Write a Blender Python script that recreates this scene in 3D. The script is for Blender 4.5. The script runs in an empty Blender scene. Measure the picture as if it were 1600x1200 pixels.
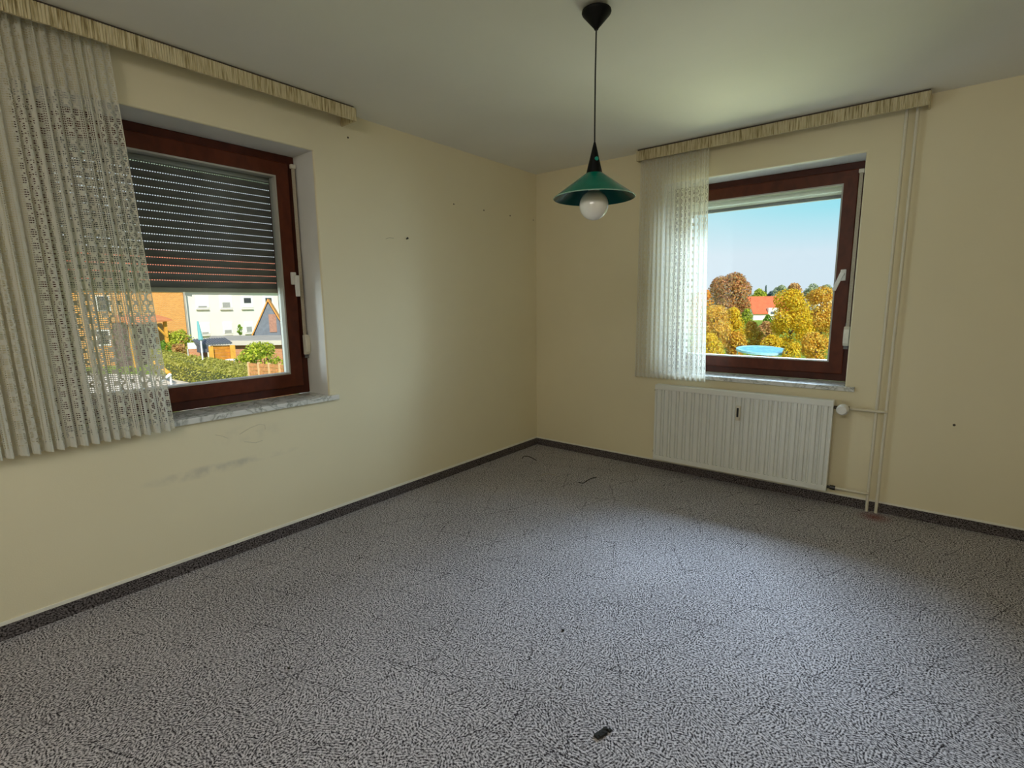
import bpy, bmesh, math, random
from mathutils import Vector, Matrix
random.seed(7)
sc = bpy.context.scene
C = sc.collection
PI = math.pi
sin, cos = math.sin, math.cos

# ------------------------------------------------------------------ camera
FPX = 798.0879
YAW, PITCH, ROLL = math.radians(38.88398561), math.radians(8.88391752), math.radians(-0.58441516)
CAM = Vector((2.85174745, -3.91237931, 1.34916139))
fw = Vector((-sin(YAW) * cos(PITCH), cos(YAW) * cos(PITCH), -sin(PITCH)))
_r = Vector((cos(YAW), sin(YAW), 0.0)); _u = _r.cross(fw)
rt = cos(ROLL) * _r + sin(ROLL) * _u
up = -sin(ROLL) * _r + cos(ROLL) * _u
cd = bpy.data.cameras.new('camera'); cam = bpy.data.objects.new('camera', cd); C.objects.link(cam)
cd.sensor_fit = 'HORIZONTAL'; cd.sensor_width = 36.0; cd.lens = FPX * 36.0 / 1600.0
cd.clip_start = 0.05; cd.clip_end = 3000
cam.matrix_world = Matrix(((rt.x, up.x, -fw.x, CAM.x), (rt.y, up.y, -fw.y, CAM.y), (rt.z, up.z, -fw.z, CAM.z), (0, 0, 0, 1)))
sc.camera = cam

# ------------------------------------------------------------------ colour management
sc.view_settings.view_transform = 'Standard'
sc.view_settings.look = 'None'
sc.view_settings.gamma = 1.0
sc.view_settings.use_curve_mapping = False
sc.view_settings.exposure = 0.0
sc.cycles.use_denoising = True
sc.cycles.max_bounces = 10
sc.cycles.diffuse_bounces = 6
sc.cycles.transparent_max_bounces = 24
sc.cycles.sample_clamp_indirect = 4.0

# ------------------------------------------------------------------ sky
w = bpy.data.worlds.new('sky'); sc.world = w; w.use_nodes = True
nt = w.node_tree; nt.nodes.clear()
_out = nt.nodes.new('ShaderNodeOutputWorld'); _bg = nt.nodes.new('ShaderNodeBackground')
_tc = nt.nodes.new('ShaderNodeTexCoord'); _sep = nt.nodes.new('ShaderNodeSeparateXYZ')
_ramp = nt.nodes.new('ShaderNodeValToRGB')
nt.links.new(_tc.outputs['Generated'], _sep.inputs[0]); nt.links.new(_sep.outputs['Z'], _ramp.inputs[0])
cr = _ramp.color_ramp
cr.elements[0].position = 0.0; cr.elements[0].color = (0.70, 0.83, 0.95, 1)
cr.elements[1].position = 1.0; cr.elements[1].color = (0.10, 0.30, 0.72, 1)
for _p, _c in ((0.08, (0.70, 0.85, 0.97, 1)), (0.15, (0.32, 0.80, 0.93, 1)), (0.25, (0.24, 0.68, 0.92, 1)), (0.5, (0.17, 0.44, 0.82, 1))):
    _e = cr.elements.new(_p); _e.color = _c
_az = nt.nodes.new('ShaderNodeMapRange'); _az.interpolation_type = 'SMOOTHSTEP'      # hazier and whiter towards the west (-x)
for _i, _v in ((1, .02), (2, -.70), (3, 0.0), (4, .85)): _az.inputs[_i].default_value = _v
nt.links.new(_sep.outputs['X'], _az.inputs[0])
_mx = nt.nodes.new('ShaderNodeMix'); _mx.data_type = 'RGBA'; _mx.inputs[7].default_value = (.86, .91, .97, 1)
nt.links.new(_az.outputs[0], _mx.inputs[0]); nt.links.new(_ramp.outputs[0], _mx.inputs[6]); nt.links.new(_mx.outputs[2], _bg.inputs[0]); _bg.inputs[1].default_value = 1.0
nt.links.new(_bg.outputs[0], _out.inputs[0])

# ------------------------------------------------------------------ sun and large area lights
def aim(o, target):
    o.rotation_euler = (Vector(target) - o.location).to_track_quat('-Z', 'Y').to_euler()
sd = bpy.data.lights.new('sun', 'SUN'); sd.energy = 5.6; sd.angle = 0.01; sd.color = (1.0, 0.93, 0.80)
sun = bpy.data.objects.new('sun', sd); C.objects.link(sun); sun.location = (40, -24, 34); aim(sun, (0, 0, 0))
def area(name, loc, target, sx, sy, power, color):
    d = bpy.data.lights.new(name, 'AREA'); d.shape = 'RECTANGLE'; d.size = sx; d.size_y = sy; d.energy = power; d.color = color
    o = bpy.data.objects.new(name, d); C.objects.link(o); o.location = loc; aim(o, target); return o
area('sky_fill_back_window', (1.2, 5.6, 5.2), (2.0, -2.2, 0.2), 5.5, 2.2, 2200, (0.62, 0.79, 1.0))  # added lamp out of view, strengthens the sky light through the window
area('sky_fill_back_window_side', (5.3, 3.5, 2.6), (1.75, 0.25, 1.5), 4.6, 2.8, 930, (0.66, 0.84, 1.0))  # extra unseen lamp, sends side-on sky light to the left wall
area('bounce_fill_back_window', (2.2, 6.0, -2.5), (1.9, -0.9, 2.2), 6.0, 3.5, 500, (0.98, 1.0, 0.72))  # unseen lamp added low outside to mimic lawn bounce on the ceiling
area('sky_fill_left_window', (-1.7, -5.0, 1.1), (0.2, -2.6, 1.15), 1.8, 1.8, 165, (0.80, 0.92, 1.0))  # lamp added out of sight to boost daylight from the left window
area('fill_light_behind_camera', (2.5, -5.0, 2.46), (2.3, -3.0, 0.2), 1.6, 0.9, 50, (1.0, 0.95, 0.85))  # fill lamp added behind the camera; no ceiling light known there

# ------------------------------------------------------------------ helpers
def at(px, py, d):
    """World point seen at photograph pixel (px, py) at forward distance d metres."""
    return CAM + d * (fw + rt * ((px - 800) / FPX) - up * ((py - 600) / FPX))

class MB:
    def __init__(s): s.v = []; s.f = []; s.m = []
    def add(s, vs, fs, m=0):
        n = len(s.v); s.v += [tuple(v) for v in vs]; s.f += [tuple(i + n for i in f) for f in fs]; s.m += [m] * len(fs)
    def box(s, x0, x1, y0, y1, z0, z1, m=0):
        vs = [(x, y, z) for x in (x0, x1) for y in (y0, y1) for z in (z0, z1)]
        s.add(vs, [(0, 1, 3, 2), (4, 6, 7, 5), (0, 4, 5, 1), (2, 3, 7, 6), (0, 2, 6, 4), (1, 5, 7, 3)], m)
    def quad(s, a, b, c, d, m=0): s.add([a, b, c, d], [(0, 1, 2, 3)], m)
    def hexa(s, bot, top, m=0):
        n = len(bot)
        s.add(list(bot) + list(top), [tuple(range(n))[::-1], tuple(range(n, 2 * n))] + [(i, (i + 1) % n, n + (i + 1) % n, n + i) for i in range(n)], m)
    def tube(s, pts, r, n=10, m=0, caps=True, r1=None):
        pts = [Vector(p) for p in pts]; k = len(pts); vs = []; prev = None
        for i, p in enumerate(pts):
            t = (pts[min(i + 1, k - 1)] - pts[max(i - 1, 0)]).normalized()
            ref = prev if prev is not None else (Vector((0, 0, 1)) if abs(t.z) < .9 else Vector((1, 0, 0)))
            a = (ref - t * ref.dot(t)).normalized(); b = t.cross(a); prev = a
            rr = r if r1 is None else r + (r1 - r) * i / (k - 1)
            vs += [p + rr * (cos(2 * PI * j / n) * a + sin(2 * PI * j / n) * b) for j in range(n)]
        fs = [(i * n + j, i * n + (j + 1) % n, (i + 1) * n + (j + 1) % n, (i + 1) * n + j) for i in range(k - 1) for j in range(n)]
        if caps: fs += [tuple(range(n))[::-1], tuple((k - 1) * n + j for j in range(n))]
        s.add(vs, fs, m)
    def lathe(s, prof, c=(0, 0, 0), n=48, m=0, axis='z'):
        vs = []
        for (r, h) in prof:
            for j in range(n):
                a = 2 * PI * j / n
                if axis == 'z': vs.append((c[0] + r * cos(a), c[1] + r * sin(a), c[2] + h))
                else: vs.append((c[0] + r * cos(a), c[1] + h, c[2] + r * sin(a)))
        k = len(prof)
        fs = [(i * n + j, i * n + (j + 1) % n, (i + 1) * n + (j + 1) % n, (i + 1) * n + j) for i in range(k - 1) for j in range(n)]
        s.add(vs, fs, m)
    def build(s, name, mats, parent=None, smooth=False, bevel=0, loc=None):
        me = bpy.data.meshes.new(name); me.from_pydata(s.v, [], s.f)
        for mm in (mats if isinstance(mats, (list, tuple)) else [mats]): me.materials.append(mm)
        me.polygons.foreach_set('material_index', s.m)
        bm = bmesh.new(); bm.from_mesh(me); bmesh.ops.recalc_face_normals(bm, faces=bm.faces)
        bm.to_mesh(me); bm.free()
        if smooth: me.polygons.foreach_set('use_smooth', [True] * len(me.polygons))
        o = bpy.data.objects.new(name, me); C.objects.link(o)
        if parent: o.parent = parent
        if loc: o.location = loc
        if bevel:
            b = o.modifiers.new('bevel', 'BEVEL'); b.width = bevel; b.segments = 2; b.limit_method = 'ANGLE'; b.angle_limit = .6
        if smooth:
            try:
                me.set_sharp_from_angle(angle=.7)
            except Exception: pass
        return o

def tag(o, label=None, cat=None, group=None, kind=None):
    if label: o['label'] = label
    if cat: o['category'] = cat
    if group: o['group'] = group
    if kind: o['kind'] = kind
    return o
def empty(name, loc=(0, 0, 0), **k):
    o = bpy.data.objects.new(name, None); C.objects.link(o); o.location = loc; o.empty_display_size = .1
    return tag(o, **k)
def rooted(root):
    """parts are modelled in world space: shift them so they stay put under a root that is not at the origin"""
    off = Vector(root.location)
    for o in [c for c in bpy.data.objects if c.parent == root]: o.location = Vector(o.location) - off

# ------------------------------------------------------------------ materials
class N:
    def __init__(s, name):
        s.m = bpy.data.materials.new(name); s.m.use_nodes = True; s.t = s.m.node_tree; s.b = s.t.nodes['Principled BSDF']
        s.o = s.t.nodes['Material Output']
    def n(s, typ, **kw):
        q = s.t.nodes.new(typ)
        for k, v in kw.items():
            if k in ('operation', 'data_type', 'blend_type', 'feature', 'distance', 'voronoi_dimensions', 'noise_dimensions', 'interpolation', 'wave_type'): setattr(q, k, v)
            else: q.inputs[k].default_value = v
        return q
    def l(s, a, b): s.t.links.new(a, b)
    def math(s, op, a, b=None, c=None):
        q = s.t.nodes.new('ShaderNodeMath'); q.operation = op
        for i, v in enumerate((a, b, c)):
            if v is None: continue
            if hasattr(v, 'is_linked') or hasattr(v, 'links'): s.l(v, q.inputs[i])
            else: q.inputs[i].default_value = v
        return q.outputs[0]
    def ramp(s, fac, stops, interp='LINEAR'):
        q = s.t.nodes.new('ShaderNodeValToRGB'); s.l(fac, q.inputs[0]); e = q.color_ramp; e.interpolation = interp
        e.elements[0].position, e.elements[0].color = stops[0][0], (*stops[0][1], 1)
        e.elements[1].position, e.elements[1].color = stops[-1][0], (*stops[-1][1], 1)
        for p, c in stops[1:-1]:
            x = e.elements.new(p); x.color = (*c, 1)
        return q.outputs[0]
    def bump(s, h, strength=.3, dist=.002):
        q = s.n('ShaderNodeBump', Strength=strength, Distance=dist); s.l(h, q.inputs['Height']); s.l(q.outputs[0], s.b.inputs['Normal'])
    def obj(s):
        return s.n('ShaderNodeTexCoord').outputs['Object']
    def pos(s):
        return s.n('ShaderNodeNewGeometry').outputs['Position']

def mat(name, col, rough=.6, metal=0, var=0, scale=8, bump=0, bscale=200, spec=.5, **kw):
    k = N(name); k.b.inputs['Base Color'].default_value = (*col, 1); k.b.inputs['Roughness'].default_value = rough
    k.b.inputs['Metallic'].default_value = metal; k.b.inputs['Specular IOR Level'].default_value = spec
    if var:
        nz = k.n('ShaderNodeTexNoise', Scale=scale, Detail=5.0); k.l(k.pos(), nz.inputs['Vector'])
        k.l(k.ramp(nz.outputs['Fac'], [(.3, tuple(c * (1 - var) for c in col)), (.7, tuple(min(1, c * (1 + var)) for c in col))]), k.b.inputs['Base Color'])
    if bump:
        nb = k.n('ShaderNodeTexNoise', Scale=bscale, Detail=3.0); k.l(k.pos(), nb.inputs['Vector']); k.bump(nb.outputs['Fac'], bump)
    for a, b in kw.items(): k.b.inputs[a].default_value = b
    return k.m

M = {}
CREAM = (0.80, 0.715, 0.50)
# painted wall: cream paint, fine roller grain, faint blotches, scuffs below the left window
def wall_mat(name, scuffs):
    k = N(name); k.b.inputs['Roughness'].default_value = .75; k.b.inputs['Specular IOR Level'].default_value = .25
    P = k.pos()
    n1 = k.n('ShaderNodeTexNoise', Scale=1.3, Detail=4.0); k.l(P, n1.inputs['Vector'])
    col = k.ramp(n1.outputs['Fac'], [(.3, (0.77, 0.695, 0.485)), (.7, (0.81, 0.735, 0.52))])
    if scuffs:
        sp = k.n('ShaderNodeSeparateXYZ'); k.l(P, sp.inputs[0])
        y, z = sp.outputs['Y'], sp.outputs['Z']
        n2 = k.n('ShaderNodeTexNoise', Scale=14.0, Detail=6.0); k.l(P, n2.inputs['Vector'])
        def blob(y0, wy, z0, wz, gain, thr):
            a = k.math('POWER', k.math('DIVIDE', k.math('SUBTRACT', y, y0), wy), 2.0)
            b = k.math('POWER', k.math('DIVIDE', k.math('SUBTRACT', z, z0), wz), 2.0)
            d = k.math('SUBTRACT', 1.0, k.math('ADD', a, b)); d = k.math('MAXIMUM', d, 0.0)
            nn = k.math('MAXIMUM', k.math('SUBTRACT', n2.outputs['Fac'], thr), 0.0)
            return k.math('MULTIPLY', k.math('MULTIPLY', d, nn), gain)
        m = k.math('ADD', blob(-2.93, .30, .505, .035, 1.5, .36), blob(-2.62, .22, .515, .025, 1.0, .40))
        m = k.math('ADD', m, blob(-2.68, .22, .66, .06, .8, .45))
        m = k.math('MINIMUM', m, .55)
        mx = k.n('ShaderNodeMix', data_type='RGBA'); k.l(m, mx.inputs['Factor']); k.l(col, mx.inputs[6]); mx.inputs[7].default_value = (.36, .35, .31, 1)
        col = mx.outputs[2]
    k.l(col, k.b.inputs['Base Color'])
    nb = k.n('ShaderNodeTexNoise', Scale=170.0, Detail=2.0); k.l(P, nb.inputs['Vector']); k.bump(nb.outputs['Fac'], .25, .0012)
    return k.m
M['wall_scuffed'] = wall_mat('cream_wall_paint_scuffed', True)
M['wall'] = wall_mat('cream_wall_paint', False)
M['reveal'] = mat('white_reveal_paint', (0.74, 0.735, 0.70), .7, var=.04, scale=5, bump=.25, bscale=60)
M['ceiling'] = mat('ceiling_paint', (0.81, 0.80, 0.74), .85, var=.02, scale=2, bump=.2, bscale=190, spec=.2)
M['caulk'] = mat('pale_caulk', (0.86, 0.83, 0.72), .6, var=.05, scale=20)

def carpet_mat(name, dark, light, gain=1.0):
    k = N(name); k.b.inputs['Roughness'].default_value = 1.0; k.b.inputs['Specular IOR Level'].default_value = .05
    P = k.pos()
    wn = k.n('ShaderNodeTexNoise', Scale=60.0, Detail=2.0); k.l(P, wn.inputs['Vector'])
    dv = k.n('ShaderNodeVectorMath', operation='MULTIPLY_ADD'); k.l(wn.outputs['Color'], dv.inputs[0]); dv.inputs[1].default_value = (.010, .010, .010); k.l(P, dv.inputs[2])
    vo = k.n('ShaderNodeTexVoronoi', Scale=21.0); k.l(dv.outputs[0], vo.inputs['Vector'])
    sc_ = k.n('ShaderNodeSeparateColor'); k.l(vo.outputs['Color'], sc_.inputs[0])
    ang = k.math('MULTIPLY', sc_.outputs[0], PI)
    sp = k.n('ShaderNodeSeparateXYZ'); k.l(dv.outputs[0], sp.inputs[0])
    xyz = k.math('ADD', sp.outputs['X'], k.math('MULTIPLY', sp.outputs['Z'], .7))
    yz = k.math('ADD', sp.outputs['Y'], sp.outputs['Z'])
    ca, sa = k.math('COSINE', ang), k.math('SINE', ang)
    u = k.math('ADD', k.math('MULTIPLY', xyz, ca), k.math('MULTIPLY', yz, sa))
    v = k.math('SUBTRACT', k.math('MULTIPLY', yz, ca), k.math('MULTIPLY', xyz, sa))
    st = k.math('SINE', k.math('MULTIPLY', u, 2 * PI / .0092))
    nz = k.n('ShaderNodeTexNoise', Scale=120.0, Detail=2.0, Roughness=.6); k.l(P, nz.inputs['Vector'])
    nf = k.math('MULTIPLY', k.math('SUBTRACT', nz.outputs['Fac'], .5), 3.7)
    f = k.math('ADD', k.math('MULTIPLY', st, .28), .54)
    f = k.math('ADD', f, nf)
    # long thin dark scratch lines crossing the pile pattern
    for (a, per, sc2) in ((.5, .17, 3.1), (1.9, .21, 2.3), (2.75, .19, 2.7)):
        ww = k.n('ShaderNodeTexNoise', Scale=sc2, Detail=1.0); k.l(P, ww.inputs['Vector'])
        q = k.math('ADD', k.math('ADD', k.math('MULTIPLY', xyz, cos(a)), k.math('MULTIPLY', yz, sin(a))), k.math('MULTIPLY', ww.outputs['Fac'], .10))
        fr = k.math('ABSOLUTE', k.math('SUBTRACT', k.math('FRACT', k.math('DIVIDE', q, per)), .5))
        ln = k.math('LESS_THAN', fr, .011)
        gate = k.n('ShaderNodeTexNoise', Scale=4.5, Detail=0.0); k.l(P, gate.inputs['Vector'])
        f = k.math('SUBTRACT', f, k.math('MULTIPLY', k.math('MULTIPLY', ln, k.math('GREATER_THAN', gate.outputs['Fac'], .54)), .36))
    big = k.n('ShaderNodeTexNoise', Scale=2.2, Detail=3.0); k.l(P, big.inputs['Vector'])
    f = k.math('ADD', f, k.math('MULTIPLY', k.math('SUBTRACT', big.outputs['Fac'], .5), .28))
    col = k.ramp(f, [(.0, dark), (.5, tuple((a + b) / 2.15 for a, b in zip(dark, light))), (1.0, light)])
    # small reddish stain by the foot of the heating pipes
    dd = k.n('ShaderNodeVectorMath', operation='DISTANCE'); k.l(dv.outputs[0], dd.inputs[0]); dd.inputs[1].default_value = (2.715, -.105, .005)
    sm = k.math('MULTIPLY', k.math('MAXIMUM', k.math('SUBTRACT', 1.0, k.math('DIVIDE', dd.outputs['Value'], .10)), 0.0), .8)
    mx = k.n('ShaderNodeMix', data_type='RGBA'); k.l(sm, mx.inputs['Factor']); k.l(col, mx.inputs[6]); mx.inputs[7].default_value = (.20, .045, .035, 1)
    k.l(mx.outputs[2], k.b.inputs['Base Color'])
    k.bump(f, .35, .002)
    return k.m
M['carpet'] = carpet_mat('grey_mottled_carpet', (.030, .026, .030), (.62, .59, .62))
M['skirting'] = carpet_mat('carpet_skirting', (.016, .013, .013), (.19, .165, .165))

def wood_mat(name, dark, light, rough=.38, scale=(1, 1, 1)):
    k = N(name); k.b.inputs['Roughness'].default_value = rough; k.b.inputs['Specular IOR Level'].default_value = .3
    mp = k.n('ShaderNodeMapping'); k.l(k.pos(), mp.inputs[0]); mp.inputs['Scale'].default_value = scale
    nz = k.n('ShaderNodeTexNoise', Scale=18.0, Detail=5.0, Distortion=.4); k.l(mp.outputs[0], nz.inputs['Vector'])
    k.l(k.ramp(nz.outputs['Fac'], [(.3, dark), (.7, light)]), k.b.inputs['Base Color'])
    return k.m
M['mahogany'] = wood_mat('mahogany_frame', (.070, .013, .004), (.115, .024, .008), .40, (1, 1, .6))
M['mahogany_dark'] = wood_mat('mahogany_frame_outer', (.048, .009, .004), (.075, .015, .006), .45, (1, 1, .6))
M['gasket'] = mat('pale_glazing_bead', (.42, .41, .37), .5)
M['plastic_cream'] = mat('cream_plastic', (.72, .68, .56), .4, var=.03)
M['plastic_white'] = mat('white_plastic', (.80, .79, .75), .35, var=.02)
M['belt'] = mat('beige_belt_webbing', (.47, .41, .31), .85, var=.12, scale=120)
M['black'] = mat('black_plastic', (.012, .012, .012), .35, var=.1)
M['lamp_black'] = mat('black_lamp_plastic', (.004, .004, .004), .5, var=.1, spec=.15)
M['cord'] = mat('black_cord', (.012, .012, .012), .6, var=.1)
M['slat'] = mat('grey_shutter_slat', (.15, .15, .145), .5, var=.12, scale=6)
M['slat_bar'] = mat('shutter_end_bar', (.34, .32, .27), .5, var=.1, scale=8)
M['shutter_box'] = mat('shutter_casing', (.40, .43, .41), .5, var=.06, scale=6)
M['shutter_box_pale'] = mat('shutter_casing_pale', (.66, .69, .60), .5, var=.05, scale=6)
M['alu'] = mat('grey_guide_rail', (.15, .15, .15), .5, .2, var=.12, scale=25)
def marble():
    k = N('white_veined_marble'); k.b.inputs['Roughness'].default_value = .22
    nz = k.n('ShaderNodeTexNoise', Scale=7.0, Detail=8.0, Distortion=2.2); k.l(k.pos(), nz.inputs['Vector'])
    n2 = k.n('ShaderNodeTexNoise', Scale=30.0, Detail=5.0); k.l(k.pos(), n2.inputs['Vector'])
    f = k.math('ADD', k.math('ABSOLUTE', k.math('MULTIPLY', k.math('SUBTRACT', nz.outputs['Fac'], .5), 5.0)), k.math('MULTIPLY', n2.outputs['Fac'], .25))
    k.l(k.ramp(f, [(.05, (.20, .21, .18)), (.22, (.52, .53, .49)), (.55, (.72, .72, .69))]), k.b.inputs['Base Color'])
    return k.m
M['marble'] = marble()
M['radiator'] = mat('radiator_enamel', (.80, .81, .76), .32, var=.02, scale=4)
M['pipe'] = mat('pipe_paint', (.74, .69, .55), .38, var=.04, scale=12)
M['bulb'] = mat('frosted_bulb_glass', (.90, .90, .84), .25, var=.02, **{'Coat Weight': .5})
M['bulb_neck'] = mat('bulb_neck', (.45, .45, .43), .35)
def shade_mat():
    k = N('green_lacquered_shade'); k.b.inputs['Base Color'].default_value = (.001, .15, .10, 1); k.b.inputs['Roughness'].default_value = .12
    k.b.inputs['Coat Weight'].default_value = .0; k.b.inputs['Specular IOR Level'].default_value = .06
    nz = k.n('ShaderNodeTexNoise', Scale=20.0, Detail=2.0); k.l(k.pos(), nz.inputs['Vector'])
    k.l(k.ramp(nz.outputs['Fac'], [(.3, (.001, .14, .092)), (.7, (.002, .16, .106))]), k.b.inputs['Base Color'])
    return k.m
M['shade'] = shade_mat()
M['shade_in'] = mat('green_shade_underside', (.001, .055, .045), .2, var=.05, spec=.15)
M['shade_rim'] = mat('pale_rim_highlight', (.30, .50, .40), .25, var=.2, scale=40)  # pale colour paints the highlight along the rim of the shade
M['teal_dot'] = mat('teal_button', (.01, .28, .22), .35)
def glass_mat():
    k = N('window_glass'); t = k.t
    tr = t.nodes.new('ShaderNodeBsdfTransparent'); tr.inputs[0].default_value = (.97, .985, .975, 1)
    gl = t.nodes.new('ShaderNodeBsdfGlossy'); gl.inputs['Roughness'].default_value = .03
    fr = t.nodes.new('ShaderNodeFresnel'); fr.inputs[0].default_value = 1.25
    mx = t.nodes.new('ShaderNodeMixShader'); k.l(fr.outputs[0], mx.inputs[0]); k.l(tr.outputs[0], mx.inputs[1]); k.l(gl.outputs[0], mx.inputs[2])
    k.l(mx.outputs[0], k.o.inputs[0]); return k.m
M['glass'] = glass_mat()
def lace_mat(name, col):
    k = N(name); t = k.t
    di = t.nodes.new('ShaderNodeBsdfDiffuse'); di.inputs[0].default_value = (*col, 1)
    tl = t.nodes.new('ShaderNodeBsdfTranslucent'); tl.inputs[0].default_value = (*col, 1)
    mx = t.nodes.new('ShaderNodeMixShader'); mx.inputs[0].default_value = .42
    k.l(di.outputs[0], mx.inputs[1]); k.l(tl.outputs[0], mx.inputs[2]); k.l(mx.outputs[0], k.o.inputs[0]); return k.m
M['lace'] = lace_mat('cream_white_lace', (.84, .82, .73))
def pelmet_mat():
    k = N('pleated_pelmet_fabric'); k.b.inputs['Roughness'].default_value = .8; k.b.inputs['Specular IOR Level'].default_value = .2
    sp = k.n('ShaderNodeSeparateXYZ'); k.l(k.pos(), sp.inputs[0])
    u = k.math('SUBTRACT', sp.outputs['Y'], sp.outputs['X'])
    cb = k.n('ShaderNodeCombineXYZ'); k.l(u, cb.inputs[0]); k.l(k.math('MULTIPLY', sp.outputs['Z'], .05), cb.inputs[2])
    nz = k.n('ShaderNodeTexNoise', Scale=150.0, Detail=2.0, Roughness=.55, Distortion=.15); k.l(cb.outputs[0], nz.inputs['Vector'])
    k.l(k.ramp(nz.outputs['Fac'], [(.30, (.26, .20, .09)), (.42, (.50, .42, .24)), (.52, (.66, .58, .38)), (.75, (.74, .67, .46))]), k.b.inputs['Base Color'])
    k.bump(nz.outputs['Fac'], .5, .003)
    return k.m
M['pelmet'] = pelmet_mat()
M['pelmet_end'] = mat('pelmet_end_wood', (.42, .33, .19), .6, var=.1, scale=20)
M['shadow_line'] = mat('shadow_line_dark', (.07, .05, .04), .7)  # dark tone stands in for the shadow between pelmet and ceiling

# ------------------------------------------------------------------ room shell
H = 2.5
RX, RY = 4.25, -5.6
Z0, Z1 = .80, 2.24            # both window openings
LY0, LY1 = -3.465, -2.19      # left window, along y
BX0, BX1 = 1.205, 2.48        # back window, along x
T = .36
def wall_with_hole(name, plane, a0, a1, h0, h1, mats):
    """A wall slab with one opening; the room face, then cream outside, then the painted reveal."""
    mb = MB(); bm = bmesh.new()
    P = (lambda a, d, z: (-d, a, z)) if plane == 'x' else (lambda a, d, z: (a, d, z))
    lo, hi, zb, zt = (RY - T, T, -.2, H + .2) if plane == 'x' else (-T, RX + T, -.2, H + .2)
    outer = [(lo, zb), (hi, zb), (hi, zt), (lo, zt)]; inner = [(a0, h0), (a1, h0), (a1, h1), (a0, h1)]
    vo = [[bm.verts.new(P(a, d, z)) for a, z in outer] for d in (0, T)]
    vi = [[bm.verts.new(P(a, d, z)) for a, z in inner] for d in (0, T)]
    for s in (0, 1):
        for i in range(4):
            j = (i + 1) % 4
            f = bm.faces.new((vo[s][i], vo[s][j], vi[s][j], vi[s][i])); f.material_index = 0
    rev = []
    for i in range(4):
        j = (i + 1) % 4
        f = bm.faces.new((vi[0][i], vi[0][j], vi[1][j], vi[1][i])); f.material_index = 1; rev.append(f)
        bm.faces.new((vo[0][i], vo[0][j], vo[1][j], vo[1][i]))
    bmesh.ops.recalc_face_normals(bm, faces=bm.faces)
    ed = [e for e in bm.edges if any(f in rev for f in e.link_faces) and all(abs(v.co[0 if plane == 'x' else 1]) < 1e-6 for v in e.verts)]
    bmesh.ops.bevel(bm, geom=ed, offset=.010, segments=3, profile=.5, affect='EDGES')
    me = bpy.data.meshes.new(name); bm.to_mesh(me); bm.free()
    for mm in mats: me.materials.append(mm)
    o = bpy.data.objects.new(name, me); C.objects.link(o); o['kind'] = 'structure'
    return o
wall_left = wall_with_hole('wall_left', 'x', LY0, LY1, Z0 - .029, Z1, [M['wall_scuffed'], M['reveal']])
wall_back = wall_with_hole('wall_back', 'y', BX0, BX1, Z0 - .029, Z1, [M['wall'], M['reveal']])
def struct(name, mb, m, **k):
    return tag(mb.build(name, m, **k), kind='structure')
b = MB(); b.box(RX, RX + .2, RY - .2, 0, -.2, H + .2); struct('wall_right', b, M['wall'])
b = MB(); b.box(0, RX, RY - .2, RY, -.2, H + .2); struct('wall_rear', b, M['wall'])
b = MB(); b.box(0, RX, RY, 0, -.2, 0); struct('floor', b, M['carpet'])
b = MB(); b.box(0, RX, RY, 0, H, H + .2); struct('ceiling', b, M['ceiling'])
b = MB(); b.box(0, .008, RY, 0, 0, .062); struct('baseboard_left', b, M['skirting'])
b = MB(); b.box(.008, RX, -.008, 0, 0, .062); struct('baseboard_back', b, M['skirting'])
b = MB(); b.box(0, .004, RY, 0, .062, .078); struct('trim_1', b, M['caulk'])
b = MB(); b.box(.004, RX, -.004, 0, .062, .074); struct('trim_2', b, M['caulk'])
# old nail holes and marks in the left wall, one in the back wall
hole_m = mat('dark_hole', (.07, .055, .035), .9)
for (y, z, r) in ((-1.054, 2.099, .006), (-.715, 2.098, .006), (-.379, 2.097, .006), (-.047, 2.099, .005), (-1.949, 2.365, .006)):
    b = MB(); b.tube([(-.004, y, z), (.0012, y, z)], r, 8); b.build('nail_hole', hole_m, wall_left)
b = MB(); b.tube([(3.037, .004, .62), (3.037, -.0015, .62)], .007, 10); b.build('nail_hole', hole_m, wall_back)
b = MB(); b.tube([(-.006, -1.524, 1.800), (.012, -1.524, 1.806)], .0035, 8); b.tube([(.012, -1.524, 1.806), (.015, -1.524, 1.807)], .0075, 10); b.build('nail', mat('dark_steel', (.06, .05, .035), .4, .8), wall_left)
b = MB(); b.tube([(.001, -1.70, 1.787), (.001, -1.672, 1.797), (.001, -1.635, 1.797)], .0015, 5); b.build('scratch', mat('scratch', (.42, .36, .24), .9), wall_left)
for pts in ([(-2.86, .687), (-2.83, .675), (-2.80, .655)], [(-2.74, .665), (-2.68, .69), (-2.63, .70), (-2.60, .69), (-2.60, .665)], [(-2.72, .62), (-2.66, .60), (-2.62, .605)]):
    b = MB(); b.tube([(.0008, y, z) for y, z in pts], .0012, 5); b.build('scratch', mat('scratch_grey', (.60, .54, .40), .9), wall_left)

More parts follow.
